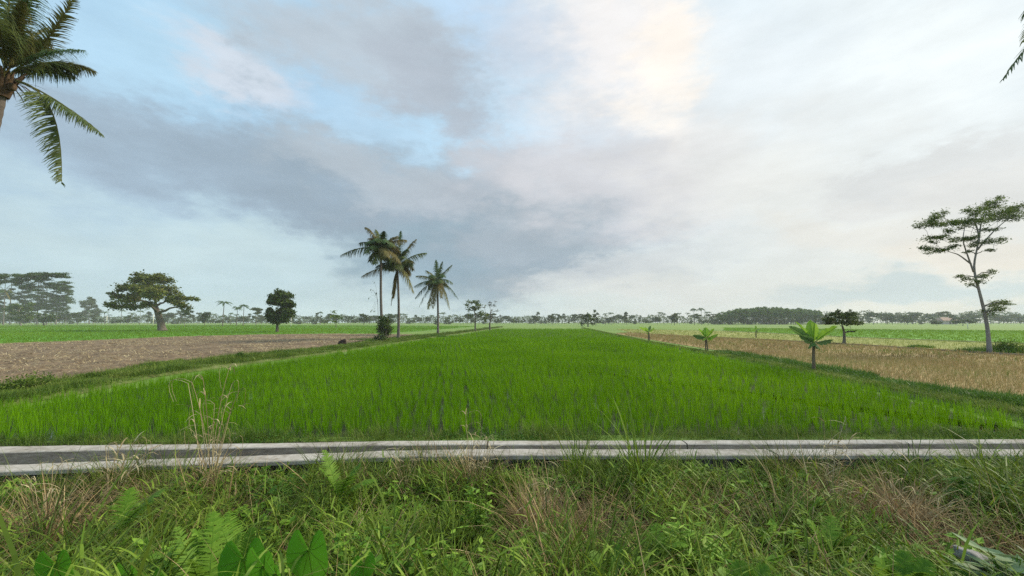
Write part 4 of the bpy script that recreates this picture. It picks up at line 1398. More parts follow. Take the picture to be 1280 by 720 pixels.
banana("nearest banana plant, bright broad leaves on a brown stem beside the stubble", 1017, 464.5, (0, 429), [
    (1013, 400, .2, .34, .04, .25, "banana"), (1047, 408, -.2, .30, .16, .5, "banana"), (986, 408, .1, .22, .22, .5, "banana_dark"), (999, 419, -.4, .26, .18, -.5, "banana_dark"), (1041, 425, .3, .22, .14, -.6, "banana_dark"),
    (994, 402, .5, .16, .2, .5, "banana"), (1010, 436, -.3, .2, .3, -.7, "banana_dark"), (1026, 437, -.2, .2, .34, -.7, "banana_dark"), (1019, 404, -.1, .22, .03, .6, "banana")])
banana("banana plant with pale yellow green leaves on two thin brown stems", 885, 438.5, (-2, 423), [
    (882, 409, .2, .34, .05, .3, "banana"), (866, 419, -.3, .3, .14, -.4, "banana_dark"), (898, 418, .3, .3, .14, -.4, "banana"), (893, 411, -.2, .28, .1, .4, "banana"), (873, 411, .3, .3, .12, .4, "banana"), (878, 426, -.4, .2, .2, -.6, "banana"), (890, 425, .3, .2, .2, -.6, "banana")], None, .05, stems=3)
banana("farthest banana plant, small with narrow raised leaves at the paddy's far edge", 810.5, 425.2, (0, 415.5), [
    (799, 409, .3, .3, .16, .3, "banana"), (806, 409, -.2, .26, .1, .3, "banana"), (813, 407, .3, .3, .05, .3, "banana_dark"), (818, 409.5, -.2, .26, .12, -.3, "banana"), (809, 418, .2, .24, .3, -.5, "banana")], None, .06, stems=3)
banana("slim banana sapling with one upright leaf in the olive grass behind the stubble", 945, 421.3, (0, 413), [
    (944.5, 407, .1, .22, .03, .3, "banana"), (949, 411, .2, .24, .14, -.4, "banana_dark"), (941, 411.5, -.2, .22, .14, -.4, "banana"), (947, 416, .3, .3, .2, -.4, "banana_dark")], None, .07)

# ------------------------------------------------------------------ ferns, taro and leafy plants near the road
GF = "ferns on the bank"


def fern(label, px, py, y, fr, L, mat="fern"):
    b = aty(px, py, y)
    b[2] = max(b[2] - .18, float(gz(b[0], b[1])))
    t = thing("fern", label, "fern", b, GF)
    for (tu, tv, dy, arch) in fr:
        T = aty(tu, tv, y + dy) - b
        n = np.linalg.norm(T)
        g = Geo()
        frond(g, (0, 0, 0), T * .5 + UP * arch * n, T, 30, L, L * .17, .15, .3, .004, .12, 1.0, 0, 0, .05, 0, .15)
        g.obj("frond", M[mat], t)
    return t


fern("big yellow green fern with one upright frond beside the heart shaped leaves", 262, 730, 2.45, [(222, 660, .15, .02), (268, 640, .3, .1), (300, 668, .1, .15), (238, 700, -.2, .1), (290, 712, -.2, .2), (246, 672, .25, .05)], .10)
fern("arching fern with neat paired leaflets above the largest heart shaped leaf", 300, 690, 2.75, [(262, 642, .2, .3), (285, 640, .3, .2), (316, 660, .1, .2), (240, 662, -.1, .25)], .09)
fern("fern on the slope below the crumpled dry reeds", 150, 640, 3.5, [(205, 612, .2, .2), (190, 628, -.1, .2), (165, 610, .2, .15)], .11)
fern("bright arching fern frond in the middle of the slope", 812, 672, 3.1, [(858, 682, -.2, .35), (845, 660, .2, .2), (822, 655, .2, .15)], .10)
fern("small fern at the lower middle edge of the bank", 760, 705, 2.7, [(775, 682, .1, .2), (740, 690, .1, .2), (790, 700, -.1, .2)], .09)
fern("pale fern at the foot of the slope under the dry seed stalks", 930, 725, 2.4, [(925, 702, .1, .15), (958, 708, 0, .2), (900, 712, .1, .2), (975, 720, -.1, .2)], .11)
fern("ferny tuft of fine fronds high on the slope below the palms", 425, 600, 4.3, [(405, 563, .1, .1), (400, 585, -.1, .2), (450, 580, .1, .2), (440, 595, -.2, .25), (470, 600, .1, .2)], .12)
fern("soft green fern on the slope under the stalks near the stubble", 1035, 665, 3.4, [(1010, 650, .1, .2), (1058, 662, -.1, .2), (1040, 645, .2, .1), (1070, 672, -.1, .25)], .10)
fern("wide fern spreading at the bottom of the bank near the grey rock", 1130, 720, 2.5, [(1095, 698, .1, .2), (1130, 690, .1, .1), (1160, 702, 0, .2), (1110, 712, -.1, .2), (1150, 716, -.1, .2)], .12)

HEART = [(0, 0.0), (.05, .14), (.13, .33), (.22, .44), (.31, .40), (.41, .20), (.46, -.06), (.46, -.32), (.36, -.55), (.22, -.78), (.09, -.95), (0, -1.04)]
OUT = HEART + [(-x, y) for x, y in HEART[-2:0:-1]]


def taro(label, leaves, y, group="taro plants by the road"):
    c = np.mean([aty(u, v, y) for u, v, *_ in leaves], 0)
    b = np.array([c[0], y + .05, float(gz(c[0], y + .05)) - .02])
    t = thing("taro_plant", label, "taro", b, group)
    for (u, v, size, yaw, tilt, dy) in leaves:
        size, v = size * .96, v + 1
        a = aty(u, v, y + dy) - b
        g = Geo()
        o = np.array(OUT)
        rings = [0, .3, .6, .85, 1.0]
        ctr = np.array([0, -.06])
        cy, sy = math.cos(yaw), math.sin(yaw)
        ct, st = math.cos(tilt), math.sin(tilt)
        rows = []
        for r in rings:
            q = ctr + (o - ctr) * r
            w = .10 * np.abs(q[:, 0]) ** 1.2 * 1.4 - .10 * q[:, 1] ** 2 + .03 * np.sin(np.arange(len(o)) * 1.3) * r ** 3
            lx, ly, lz = q[:, 0] * size, q[:, 1] * size, w * size
            # leaf plane hangs down towards the road: local y is up along the blade, local z faces the road
            yy = -(lz * ct) - ly * st
            z2 = ly * ct - lz * st
            rows.append(np.stack([lx * cy - yy * sy, lx * sy + yy * cy, z2], -1) + a)
        P = np.stack(rows, 0)
        P = np.concatenate([P, P[:, :1]], 1)
        g.grid(P)
        for k in (2, 4, 5, 7, 10, 13, 15, 16, 18):
            pr = P[1:, k]
            g.tube(np.concatenate([[a + (pr[0] - a) * .1], pr[:-1], [pr[-2] * .3 + pr[-1] * .7]]) + np.array([0, -.003, 0]), np.linspace(.0028 if k == 10 else .0018, .0006, 5), 4, 1, False)
        lf = g.obj("leaf", [M["taro"], M["leafy"]], t, True)
        g = Geo()
        p0 = a + np.array([0, .006, 0])
        foot = np.array([U(-.05, .05), U(-.05, .05), 0])
        top = p0 + UP * .02
        tt = np.linspace(0, 1, 12)[:, None]
        C = (1 - tt) ** 2 * foot + 2 * tt * (1 - tt) * np.array([foot[0] * .5 + p0[0] * .5, p0[1] + .1, p0[2] * .9]) + tt ** 2 * p0
        g.tube(C, np.linspace(.012, .006, 12), 7)
        g.obj("stem", M["leafy"], t, True)
    return t


taro("taro with two large overlapping heart shaped leaves beside the fern", [(305, 697, .25, .25, .2, 0), (330, 706, .22, -.3, .3, -.12), (345, 716, .16, -.5, .4, -.2)], 2.15)
taro("taro with one upright bright heart shaped leaf facing the road", [(386, 686, .25, -.05, .12, 0)], 2.2)
taro("low taro with its leaf tops just showing, nearest the dry left end", [(70, 704, .2, .15, .3, 0)], 2.2)
taro("small taro leaf standing alone between the big leaf and the green weeds", [(454, 704, .14, .5, .2, 0)], 2.25)
taro("dark low taro leaf half hidden under the weeds left of the fern", [(165, 716, .18, -.2, .5, 0), (190, 722, .16, .3, .5, .05)], 2.15)


def leafy_plant(name, label, px, py, y, n, L, W, h, mat, group, spread=.16):
    b = aty(px, py, y)
    b[2] = float(gz(b[0], b[1]))
    t = thing(name, label, "weed", b, group)
    g, s = Geo(), Geo()
    top = aty(px, py, y)[2] - b[2]
    top = max(top, .15)
    for i in range(n):
        a = U(0, 6.28)
        r = spread * math.sqrt(R.random())
        e = np.array([r * math.cos(a), r * math.sin(a), top + U(-.6, .35) * h])
        s.tube([(0, 0, 0), e * [.3, .3, .7], e], [.005, .004, .002], 5)
        k = 7
        tt = U(.55, 1, k)
        P = e * tt[:, None] * np.array([1, 1, 1])
        aa = U(0, 6.28, k)
        ax = np.c_[np.cos(aa), np.sin(aa), U(-.5, .35, k)]
        g.leaves(P, ax, np.c_[R.normal(0, .35, (k, 2)), np.ones(k)], U(.6, 1.2, k) * L, U(.6, 1.2, k) * W, .18)
    s.obj("stem", M["leafy"], t)
    g.obj("foliage", mat, t)
    return t


GW = "leafy weeds on the bank"
leafy_plant("broadleaf_weed", "bright leafy weed patch between the taro and the fern", 205, 675, 2.7, 16, .085, .055, .2, M["leafy"], GW, .22)
leafy_plant("broadleaf_weed", "yellow green leafy weed just above the upright taro leaf", 430, 668, 2.9, 14, .06, .04, .18, M["leafy"], GW, .2)
leafy_plant("broadleaf_weed", "leafy weed with wide pointed leaves low in the middle of the bank", 490, 680, 2.7, 18, .085, .055, .22, M["leafy"], GW, .24)
leafy_plant("broadleaf_weed", "light green upright leafy weed below the brown clump at the channel", 598, 612, 3.9, 14, .07, .04, .3, M["leafy"], GW, .16)
leafy_plant("broadleaf_weed", "spreading leafy weed in shade under the middle of the bank", 565, 690, 2.7, 16, .09, .04, .22, M["leafy"], GW, .25)
leafy_plant("broadleaf_weed", "dark leafy creeper hanging at the upper end of the bank by the stubble", 1215, 600, 4.2, 18, .10, .06, .26, M["dark_weed"], GW, .35)
leafy_plant("broadleaf_weed", "narrow leaved bright weed beside the arching middle fern", 860, 650, 3.1, 20, .12, .025, .25, M["leafy"], GW, .3)
leafy_plant("broadleaf_weed", "dense leafy weed at the wall foot below the ploughed field", 345, 598, 4.5, 18, .07, .04, .2, M["dark_weed"], GW, .35)
leafy_plant("thistle_plant", "pale grey green plant with wide lobed leaves next to the grey rock", 1262, 695, 2.5, 12, .16, .075, .14, M["thistle"], None, .14)
# the rock half hidden in the grass
b = aty(1216, 694, 2.75)
g = Geo()
th, ph = np.meshgrid(np.linspace(0, 2 * math.pi, 25), np.linspace(0.02, math.pi - .02, 13), indexing="ij")
D = np.stack([np.sin(ph) * np.cos(th), np.sin(ph) * np.sin(th), np.cos(ph)], -1)
rr = np.array([[1 + .35 * mnoise.fractal(Vector(d) * 1.6, 1, 2, 4) for d in row] for row in D])
rr[-1] = rr[0]
P = D * rr[..., None] * np.array([.085, .085, .05])
P = np.stack([P[..., 0] * .86 + P[..., 2] * .5, P[..., 1], -P[..., 0] * .42 + P[..., 2] * .86], -1)
g.grid(P)
o = g.obj("rock", M["rock"], None, True)
o.location = (b[0], b[1], b[2] - .02)
tag(o, "grey tilted rock half buried in the grass at the foot of the bank", "rock")
# a bare vine stem looping through the weeds at the end of the bank
g = Geo()
V = np.array([aty(u, v, yy) for u, v, yy in [(1236, 640, 3.5), (1250, 620, 3.55), (1258, 605, 3.6), (1275, 596, 3.6), (1300, 590, 3.7), (1330, 596, 3.8)]])
q = np.linspace(0, 5, 30)
P = np.stack([np.interp(q, np.arange(6), V[:, k]) for k in range(3)], -1)
for _ in range(6):
    P[1:-1] = (P[:-2] + 2 * P[1:-1] + P[2:]) / 4
g.tube(P, .0045, 6)
tag(g.obj("vine_stem", M["bank_grass"], None, True), "bare pale vine stem looping through the weeds near the rock", "vine")

# ------------------------------------------------------------------ small things in the fields
c = at(428, 431.5, 0)
t = thing("charred_stump", "small charred dark stump lying on the ploughed field near the palms", "stump", c)
g = Geo()
for (x, z, r, s) in ((-.12, .16, .2, 1), (.1, .14, .2, 2), (.14, .36, .12, 3), (-.02, .3, .14, 4)):
    rr = np.array([[1 + .4 * mnoise.fractal(Vector(d) * 2 + Vector((s * 7, 0, 0)), 1, 2, 4) for d in row] for row in D])
    rr[-1] = rr[0]
    g.grid(D * rr[..., None] * r + np.array([x, 0, z]))
g.obj("body", M["charred"], t)
g = Geo()
for a in (.4, 1.3, 2.2):
    g.tube([(0, 0, .25), (.2 * math.cos(a), .05, .25 + .2 * math.sin(a)), (.34 * math.cos(a), .1, .2 + .36 * math.sin(a))], [.05, .035, .012], 6)
g.obj("branch", M["charred"], t)

c = at(473.6, 425.5, 0)
t = thing("thin_sapling", "hair thin bare sapling with a few hanging leaves beside the tallest palm", "sapling", c)
top = aty(472, 374, c[1]) - c
g = Geo()
g.tube([(0, 0, -.05), top * .5, top], [.03, .022, .012], 6)
tips = [(468, 352), (464, 362), (461, 372), (465, 388), (470, 366), (467.5, 388)]
for (u, v) in tips:
    e = aty(u, v, c[1] + U(-.3, .3)) - c
    s = top * U(.75, 1.0)
    g.tube([s, (s + e) / 2 + UP * .4, e], [.010, .008, .005], 4)
g.obj("stem", M["bark"], t)
g = Geo()
for (u, v) in tips:
    e = aty(u, v, c[1]) - c
    n = 5
    g.leaves(e + R.normal(0, .06, (n, 3)), np.c_[R.normal(0, .3, (n, 2)), -np.ones(n)], rdir(n), U(.15, .3, n), U(.06, .1, n))
g.obj("foliage", M["leaf_dark"], t)

for (u, v, vt, lab) in ((191, 407.5, 393, "thin pale pole standing in the field left of the spreading tree's trunk"), (363.5, 408.5, 396, "thin pale pole standing behind the round tree"),
                        (1210, 411, 404, "short pale post at the edge of the green strip behind the slender tree"), (133, 404.6, 395, "short pale pole among the far trees near the ragged tree")):
    b = at(u, v, 0)
    h = (aty(u, vt, b[1]) - b)[2]
    g = Geo()
    k = .0009 * b[1]
    g.tube([(0, 0, -.1), (.01, 0, h * .5), (.0, 0, h)], [k, k * .9, k * .7], 8)
    g.tube([(0, 0, h), (0, 0, h + k * 1.5)], [k * 1.1, k * .6], 8)
    o = g.obj("pale_pole", M["pole"], None, True)
    o.location = b
    tag(o, lab, "pole", "pale poles in the far fields")

# far house among the trees at the stubble side
c = at(1181, 405.3, 0)
t = thing("farm_house", "pale farm house with a low brown roof among the far trees", "house", c)
w, d, hh = 5.2, 4, 2.8
for nm, mat, V, Q in (("wall", "plaster", [(-w, -d, 0), (w, -d, 0), (w, d, 0), (-w, d, 0), (-w, -d, hh), (w, -d, hh), (w, d, hh), (-w, d, hh)], [(0, 1, 5, 4), (1, 2, 6, 5), (2, 3, 7, 6), (3, 0, 4, 7)]),
                      ("roof", "rooftile", [(-w - .6, -d - .7, hh - .2), (w + .6, -d - .7, hh - .2), (w + .6, d + .7, hh - .2), (-w - .6, d + .7, hh - .2), (-w * .6, 0, hh + 2.2), (w * .6, 0, hh + 2.2), (w * .6, .05, hh + 2.2), (-w * .6, .05, hh + 2.2)], [(0, 1, 5, 4), (1, 2, 6, 5), (2, 3, 7, 6), (3, 0, 4, 7), (4, 5, 6, 7)]),
                      ("door", "charred", [(-1, -d - .02, 0), (.1, -d - .02, 0), (.1, -d - .02, 2), (-1, -d - .02, 2), (-1, -d + .05, 0), (.1, -d + .05, 0), (.1, -d + .05, 2), (-1, -d + .05, 2)], [(0, 1, 2, 3), (1, 5, 6, 2), (4, 0, 3, 7), (3, 2, 6, 7)]),
                      ("window", "charred", [(1.6, -d - .02, .9), (2.9, -d - .02, .9), (2.9, -d - .02, 1.9), (1.6, -d - .02, 1.9), (1.6, -d + .05, .9), (2.9, -d + .05, .9), (2.9, -d + .05, 1.9), (1.6, -d + .05, 1.9)], [(0, 1, 2, 3), (1, 5, 6, 2), (4, 0, 3, 7), (3, 2, 6, 7), (0, 4, 5, 1)])):
    g = Geo()
    g.add(V, Q)
    g.obj(nm, M[mat], t)


# ------------------------------------------------------------------ far trees: one of each kind, then copies with their parts
def far_tree(name, pads, hgt, mat, leaf, bark, r=.22, twigs=0):
    return tree(name, "x", "tree", (0, 0, 0), [(0, 0, -.1), (U(-.2, .2), 0, hgt * .3), (U(-.3, .3), 0, hgt * .6)], r, r * .5, pads, None, mat, bark, None, leaf, leaf * .62, .6, .4, twigs, .06, shell=.45)


def dome(n, hgt, hw, z0, cnt, rr=(.28, .42), flat=.7):
    out = []
    for _ in range(n):
        a, k = U(0, 6.28), R.random()
        w = hw * math.sin(math.pi * (.2 + .72 * (1 - k))) ** .7
        q = w * math.sqrt(R.random()) * .8
        r = hw * U(*rr)
        out.append(((q * math.cos(a), q * math.sin(a), z0 + (hgt - z0) * k), (r, r, r * flat), cnt))
    return out


protos = {}
protos["round"] = [far_tree("far_round_tree", dome(14, 8.4, 4.0, 2.4, 120), 9, M["leaf_far"], .9, M["bark"]) for _ in range(3)]
protos["umbrella"] = [far_tree("far_umbrella_tree", dome(13, 10.5, 5.2, 7.2, 90, (.26, .4), .3), 11, M["leaf_far"], .9, M["bark_pale"]) for _ in range(3)]
protos["tall"] = [far_tree("far_tall_tree", dome(12, 12.5, 2.4, 3.0, 80, (.35, .55), .7), 13, M["leaf_far"], .8, M["bark_pale"]) for _ in range(3)]
protos["bush"] = [far_tree("far_bush", dome(9, 3.6, 3.0, .4, 60, (.35, .5), .6), 3, M["leaf_far"], .7, M["bark"], .12) for _ in range(2)]
protos["wood"] = [far_tree("plantation_tree", dome(13, 13.2, 3.4, 6.0, 100, (.36, .52), .5), 14, M["leaf_wood"], .8, M["bark_pale"], .16) for _ in range(3)]


def far_palm():
    t = thing("far_palm", "x", "palm tree", (0, 0, 0))
    g = Geo()
    lean = U(-1.0, 1.0)
    C = trunk_mesh(g, [(0, 0, -.1), (lean * .2, 0, 4), (lean * .6, 0, 8), (lean, 0, 11)], .2, .13, 14, 7, 1.4)
    g.obj("trunk", M["bark_palm"], t, True)
    g = Geo()
    c = C[-1]
    for a in np.linspace(0, 6.28, 15)[:-1]:
        d = np.array([math.cos(a + U(-.2, .2)), math.sin(a + U(-.2, .2)), 0])
        e = U(-.5, 1.0)
        L = U(2.6, 3.6)
        frond(g, c, c + d * L * .5 + UP * (1.0 + e), c + d * L + UP * (e * 1.3 - .9), 14, .95, .24, .7, .5, .05, .15, .8, 0, 0, .1, 0, seg=1)
    g.obj("crown", M["palm_shade"], t)
    return t


protos["palm"] = [far_palm() for _ in range(4)]
CAT = {"round": "tree", "umbrella": "tree", "tall": "tree", "bush": "bush", "wood": "tree", "palm": "palm tree"}
used = set()


def far_place(kind, u, Y, hpx, label, group, wide=1.0, base_v=None):
    """hpx: how tall it stands above the horizon line in the photo"""
    p = protos[kind][R.integers(0, len(protos[kind]))]
    d = ray(u, 402)
    x = d[0] / d[1] * Y
    hm = {"round": 9.6, "umbrella": 11.4, "tall": 13.2, "bush": 4.6, "wood": 14.2, "palm": 12.6}[kind]
    hpx = hpx * 1.12
    s = (hpx / F * Y + H) / hm
    sx = s * wide
    loc = (x, Y, -.05)
    if p.name not in used:
        used.add(p.name)
        p.location, p.rotation_euler, p.scale = loc, (0, 0, U(0, 6.28)), (sx, sx, s)
        return tag(p, label, None, group)
    return copy_tree(p, loc, U(0, 6.28), (sx, sx, s), label, group)


# singled out ones
for kind, u, Y, h, w, lab in (
        ("palm", 278.5, 165, 24.5, 1, "far palm with a straight pale trunk right of the spreading tree"),
        ("palm", 296, 185, 18, 1, "first of two short far palms standing close together"), ("palm", 304, 190, 20.5, 1, "second of two short far palms standing close together"),
        ("umbrella", 320, 220, 16.5, .8, "far umbrella shaped tree left of the round dense tree"), ("round", 256, 190, 11.5, .9, "far dark round tree behind the spreading tree's outer twigs"),
        ("umbrella", 231, 150, 16, .7, "far umbrella tree under the outermost branch of the spreading tree"),
        ("palm", 400, 250, 12, .9, "far palm nearest behind the round tree"), ("round", 455, 220, 9, 1.2, "far dark round tree left of the tallest palm"), ("round", 488, 220, 9, 1.1, "far dark round tree seen between the two tall palms"),
        ("tall", 745, 190, 15, .8, "far tall thin tree right behind the small bushy tree"), ("palm", 757, 230, 10, 1, "far palm right of the small bushy tree"), ("palm", 764, 230, 11, 1, "second far palm right of the small bushy tree"),
        ("tall", 783, 230, 11, .9, "far thin tree between the palms and the banana plants"), ("round", 843, 210, 9.5, .8, "far round tree above the banana plant with two stems"), ("palm", 868, 230, 16, .9, "first of three far palms in front of the plantation"),
        ("palm", 877, 240, 16.5, .9, "second of three far palms in front of the plantation"), ("palm", 885, 235, 12, 1.1, "third of three far palms in front of the plantation"), ("tall", 691, 240, 10, 1.0, "far pointed tree in the middle of the far tree line"),
        ("round", 1109, 300, 9.5, 1.3, "far dome shaped tree right of the dark low tree"), ("round", 1141, 300, 9.5, 1.7, "far wide domed tree between the house and the dark low tree"), ("umbrella", 1180, 300, 12, 1.0, "far umbrella tree above the pale farm house"),
        ("umbrella", 1212, 310, 10, .8, "far umbrella tree left of the slender pale trunk"), ("bush", 1203, 190, 4, 1.7, "far dark bush beside the pale farm house"), ("bush", 1171, 180, 2, 1.2, "far small bush in front of the pale farm house")):
    far_place(kind, u, Y, h, lab, "singled out far trees", w)

for u in np.arange(893, 1034, 4.2):
    far_place("bush", u, U(256, 330), U(3.5, 6), "low bush in the undergrowth of the dense plantation", "undergrowth of the plantation", U(.9, 1.4))
# the rest of the far tree line, by stretch
STR = [(-420, -5, "beyond the left tree clump"), (-5, 95, "behind the left tree clump"), (95, 262, "behind the spreading tree"), (262, 440, "around the round dense tree"), (440, 560, "behind the three tall palms"), (560, 640, "behind the two small trees"),
       (640, 730, "at the far end of the paddy"), (730, 896, "behind the banana plants"), (1030, 1110, "behind the dark low tree"), (1110, 1240, "around the farm house"), (1240, 1700, "right of the slender pale trunk")]
KL = {"palm": "small hazy palm in the far tree line {}", "round": "hazy round tree in the far tree line {}", "umbrella": "hazy flat topped tree in the far tree line {}", "tall": "hazy tall narrow tree in the far tree line {}", "bush": "hazy low bush in the far tree line {}"}
for u0, u1, where in STR:
    u = u0 + U(0, 3)
    while u < u1:
        right = u > 1030
        far_left = u < 230
        r = R.random()
        kind = ("palm" if r < .22 else "round" if r < .46 else "umbrella" if r < .58 else "tall" if r < .72 else "bush") if not right else ("palm" if r < .04 else "round" if r < .55 else "umbrella" if r < .75 else "tall" if r < .82 else "bush")
        Y = U(250, 400)
        h = {"palm": U(6, 12), "round": U(4, 8), "umbrella": U(6, 10), "tall": U(6, 11), "bush": U(2, 4)}[kind]
        if far_left:
            h *= 1.35
        if right:
            h *= 1.1
        far_place(kind, u, Y, h, KL[kind].format(where), KL[kind].format(where) + " group", U(.8, 1.25))
        u += (U(3, 6.2) if -5 < u < 1290 else U(9, 18)) * (1.0)

# plantation: slim pale trunks under one green canopy
n = 0
for row, Y in enumerate((262, 272, 283, 296, 310)):
    for u in np.arange(899, 1028, 5.0):
        if R.random() < .12:
            continue
        k = (u - 896) / 132
        h = 15.2 * (.62 + .38 * math.sin(math.pi / 2 * min(1, k * 4.5 + .1))) * (.80 + .24 * math.sin(math.pi * k)) + U(-.9, 1.3)
        where = "front" if row == 0 else "inner"
        far_place("wood", u + U(-2, 2), Y + U(-3, 3), h - 1.2 + row * .3, f"slim pale trunked tree of the {where} rows in the dense plantation", f"plantation trees {where}", U(.9, 1.15))
for k, ps in protos.items():
    for p in ps:
        if p.name not in used:
            for c in list(p.children):
                bpy.data.objects.remove(c)
            bpy.data.objects.remove(p)

# low far woods that close the view
g = Geo()
n = 46000
a = np.abs(R.normal(0, 1, n))
u = U(-420, 1700, n)
Y = U(400, 520, n)
d = (u - 640) / F
hmax = 1.75 * np.array([4.2 + 2.2 * fbm(x, 0, .02, 4) + 1.5 * fbm(x, 9, .11, 3) + (2.2 if x > 1030 or x < 120 else 0) for x in u])
Z = hmax * (Y / 440) * R.random(n) ** .75
P = np.c_[d * Y, Y, np.maximum(Z, .05)]
g.leaves(P, rdir(n), rdir(n, .6), U(.8, 2.2, n), U(.6, 1.5, n))
tag(g.obj("distant_woods", M["leaf_far"]), "low hazy woods closing the view behind all far trees", "woods", kind="stuff")

# ------------------------------------------------------------------ haze
hz = bpy.data.meshes.new("haze")
x0, x1, y0, y1, z0, z1 = -720, 720, -310, 720, -1.8, 19.0
hz.from_pydata([(x0, y0, z0), (x1, y0, z0), (x1, y1, z0), (x0, y1, z0), (x0, y0, z1), (x1, y0, z1), (x1, y1, z1), (x0, y1, z1)], [], [(0, 3, 2, 1), (4, 5, 6, 7), (0, 1, 5, 4), (1, 2, 6, 5), (2, 3, 7, 6), (3, 0, 4, 7)])
m, n, l = newmat("haze_air")
pv = n.new("ShaderNodeVolumePrincipled")
pv.inputs["Color"].default_value = (.80, .84, .85, 1)
pv.inputs["Density"].default_value = .00038
out = n.new("ShaderNodeOutputMaterial")
l.new(pv.outputs[0], out.inputs["Volume"])
hz.materials.append(m)
ho = bpy.data.objects.new("haze", hz)
COL.objects.link(ho)
tag(ho, kind="stuff")

# ------------------------------------------------------------------ sky
SUN_EL, SUN_AZ = math.radians(40), math.radians(72)   # azimuth from +Y towards +X
w = bpy.data.worlds.new("World")
SC.world = w
w.use_nodes = True
nt = w.node_tree
nt.nodes.clear()
ln = nt.links


def lin(c):
    return [((x / 255) / 12.92 if x / 255 <= .04045 else (((x / 255) + .055) / 1.055) ** 2.4) for x in c]


def sock(v, s):
    if isinstance(v, (int, float)):
        s.default_value = v
    else:
        ln.new(v, s)


def ma(op, a, b=None, c=None, clamp=False):
    n = nt.nodes.new("ShaderNodeMath")
    n.operation = op
    n.use_clamp = clamp
    sock(a, n.inputs[0])
    if b is not None:
        sock(b, n.inputs[1])
    if c is not None:
        sock(c, n.inputs[2])
    return n.outputs[0]


def mixc(f, a, b):
    n = nt.nodes.new("ShaderNodeMix")
    n.data_type = "RGBA"
    sock(f, n.inputs[0])
    for v, s in ((a, n.inputs[6]), (b, n.inputs[7])):
        if isinstance(v, (list, tuple)):
            s.default_value = (*v, 1)
        else:
            ln.new(v, s)
    return n.outputs[2]


def sm(x, a, b):
    n = nt.nodes.new("ShaderNodeMapRange")
    n.interpolation_type = "SMOOTHSTEP"
    sock(x, n.inputs["Value"])
    n.inputs["From Min"].default_value = a
    n.inputs["From Max"].default_value = b
    return n.outputs["Result"]


tc = nt.nodes.new("ShaderNodeTexCoord")
sx = nt.nodes.new("ShaderNodeSeparateXYZ")
ln.new(tc.outputs["Generated"], sx.inputs[0])
AZ = ma("ARCTAN2", sx.outputs[0], sx.outputs[1])
EL = ma("ARCSINE", ma("MAXIMUM", ma("MINIMUM", sx.outputs[2], .9999), -.9999))


def noise(vec, scale, detail, rough=.55, stretch=(1, 1, 1), seed=0.0):
    mp = nt.nodes.new("ShaderNodeMapping")
    mp.inputs["Scale"].default_value = stretch
    mp.inputs["Location"].default_value = (seed, seed * .7, seed * 1.3)
    ln.new(vec, mp.inputs["Vector"])
    n = nt.nodes.new("ShaderNodeTexNoise")
    n.inputs["Scale"].default_value = scale
    n.inputs["Detail"].default_value = detail
    n.inputs["Roughness"].default_value = rough
    ln.new(mp.outputs[0], n.inputs["Vector"])
    return n


DIR = tc.outputs["Generated"]
n1 = noise(DIR, 3.0, 6, .55, (1, 1, 2.2), 3.1)
sc = nt.nodes.new("ShaderNodeSeparateColor")
ln.new(n1.outputs["Color"], sc.inputs[0])
n2 = noise(DIR, 9.0, 6, .6, (1, 1, 2.4), 7.7)
sc2 = nt.nodes.new("ShaderNodeSeparateColor")
ln.new(n2.outputs["Color"], sc2.inputs[0])
n3 = noise(DIR, 26.0, 7, .62, (1, 1, 2.2), 2.2)
sc3 = nt.nodes.new("ShaderNodeSeparateColor")
ln.new(n3.outputs["Color"], sc3.inputs[0])
WA = ma("ADD", AZ, ma("ADD", ma("MULTIPLY", ma("SUBTRACT", sc.outputs[0], .5), .42), ma("ADD", ma("MULTIPLY", ma("SUBTRACT", sc2.outputs[0], .5), .20), ma("MULTIPLY", ma("SUBTRACT", sc3.outputs[0], .5), .07))))
WE = ma("ADD", EL, ma("ADD", ma("MULTIPLY", ma("SUBTRACT", sc.outputs[1], .5), .22), ma("ADD", ma("MULTIPLY", ma("SUBTRACT", sc2.outputs[1], .5), .13), ma("MULTIPLY", ma("SUBTRACT", sc3.outputs[1], .5), .045))))
SOFT = noise(DIR, 5.5, 11, .66, (1, 1, 2.0), 1.3).outputs["Fac"]
# base: pale blue to the left, milky to the right, bluer with height
sky = nt.nodes.new("ShaderNodeTexSky")
sky.sky_type = "NISHITA"
sky.sun_disc = False
sky.sun_elevation = SUN_EL
sky.sun_rotation = SUN_AZ
fa, fe = sm(WA, -.75, .7), sm(WE, .02, .55)
low = mixc(fa, lin((172, 196, 208)), lin((206, 210, 208)))
high = mixc(fa, lin((163, 200, 230)), lin((214, 227, 235)))
col = mixc(fe, low, high)
sk = nt.nodes.new("ShaderNodeVectorMath")
sk.operation = "SCALE"
ln.new(sky.outputs[0], sk.inputs[0])
sk.inputs["Scale"].default_value = .1
col = mixc(.12, col, sk.outputs[0])
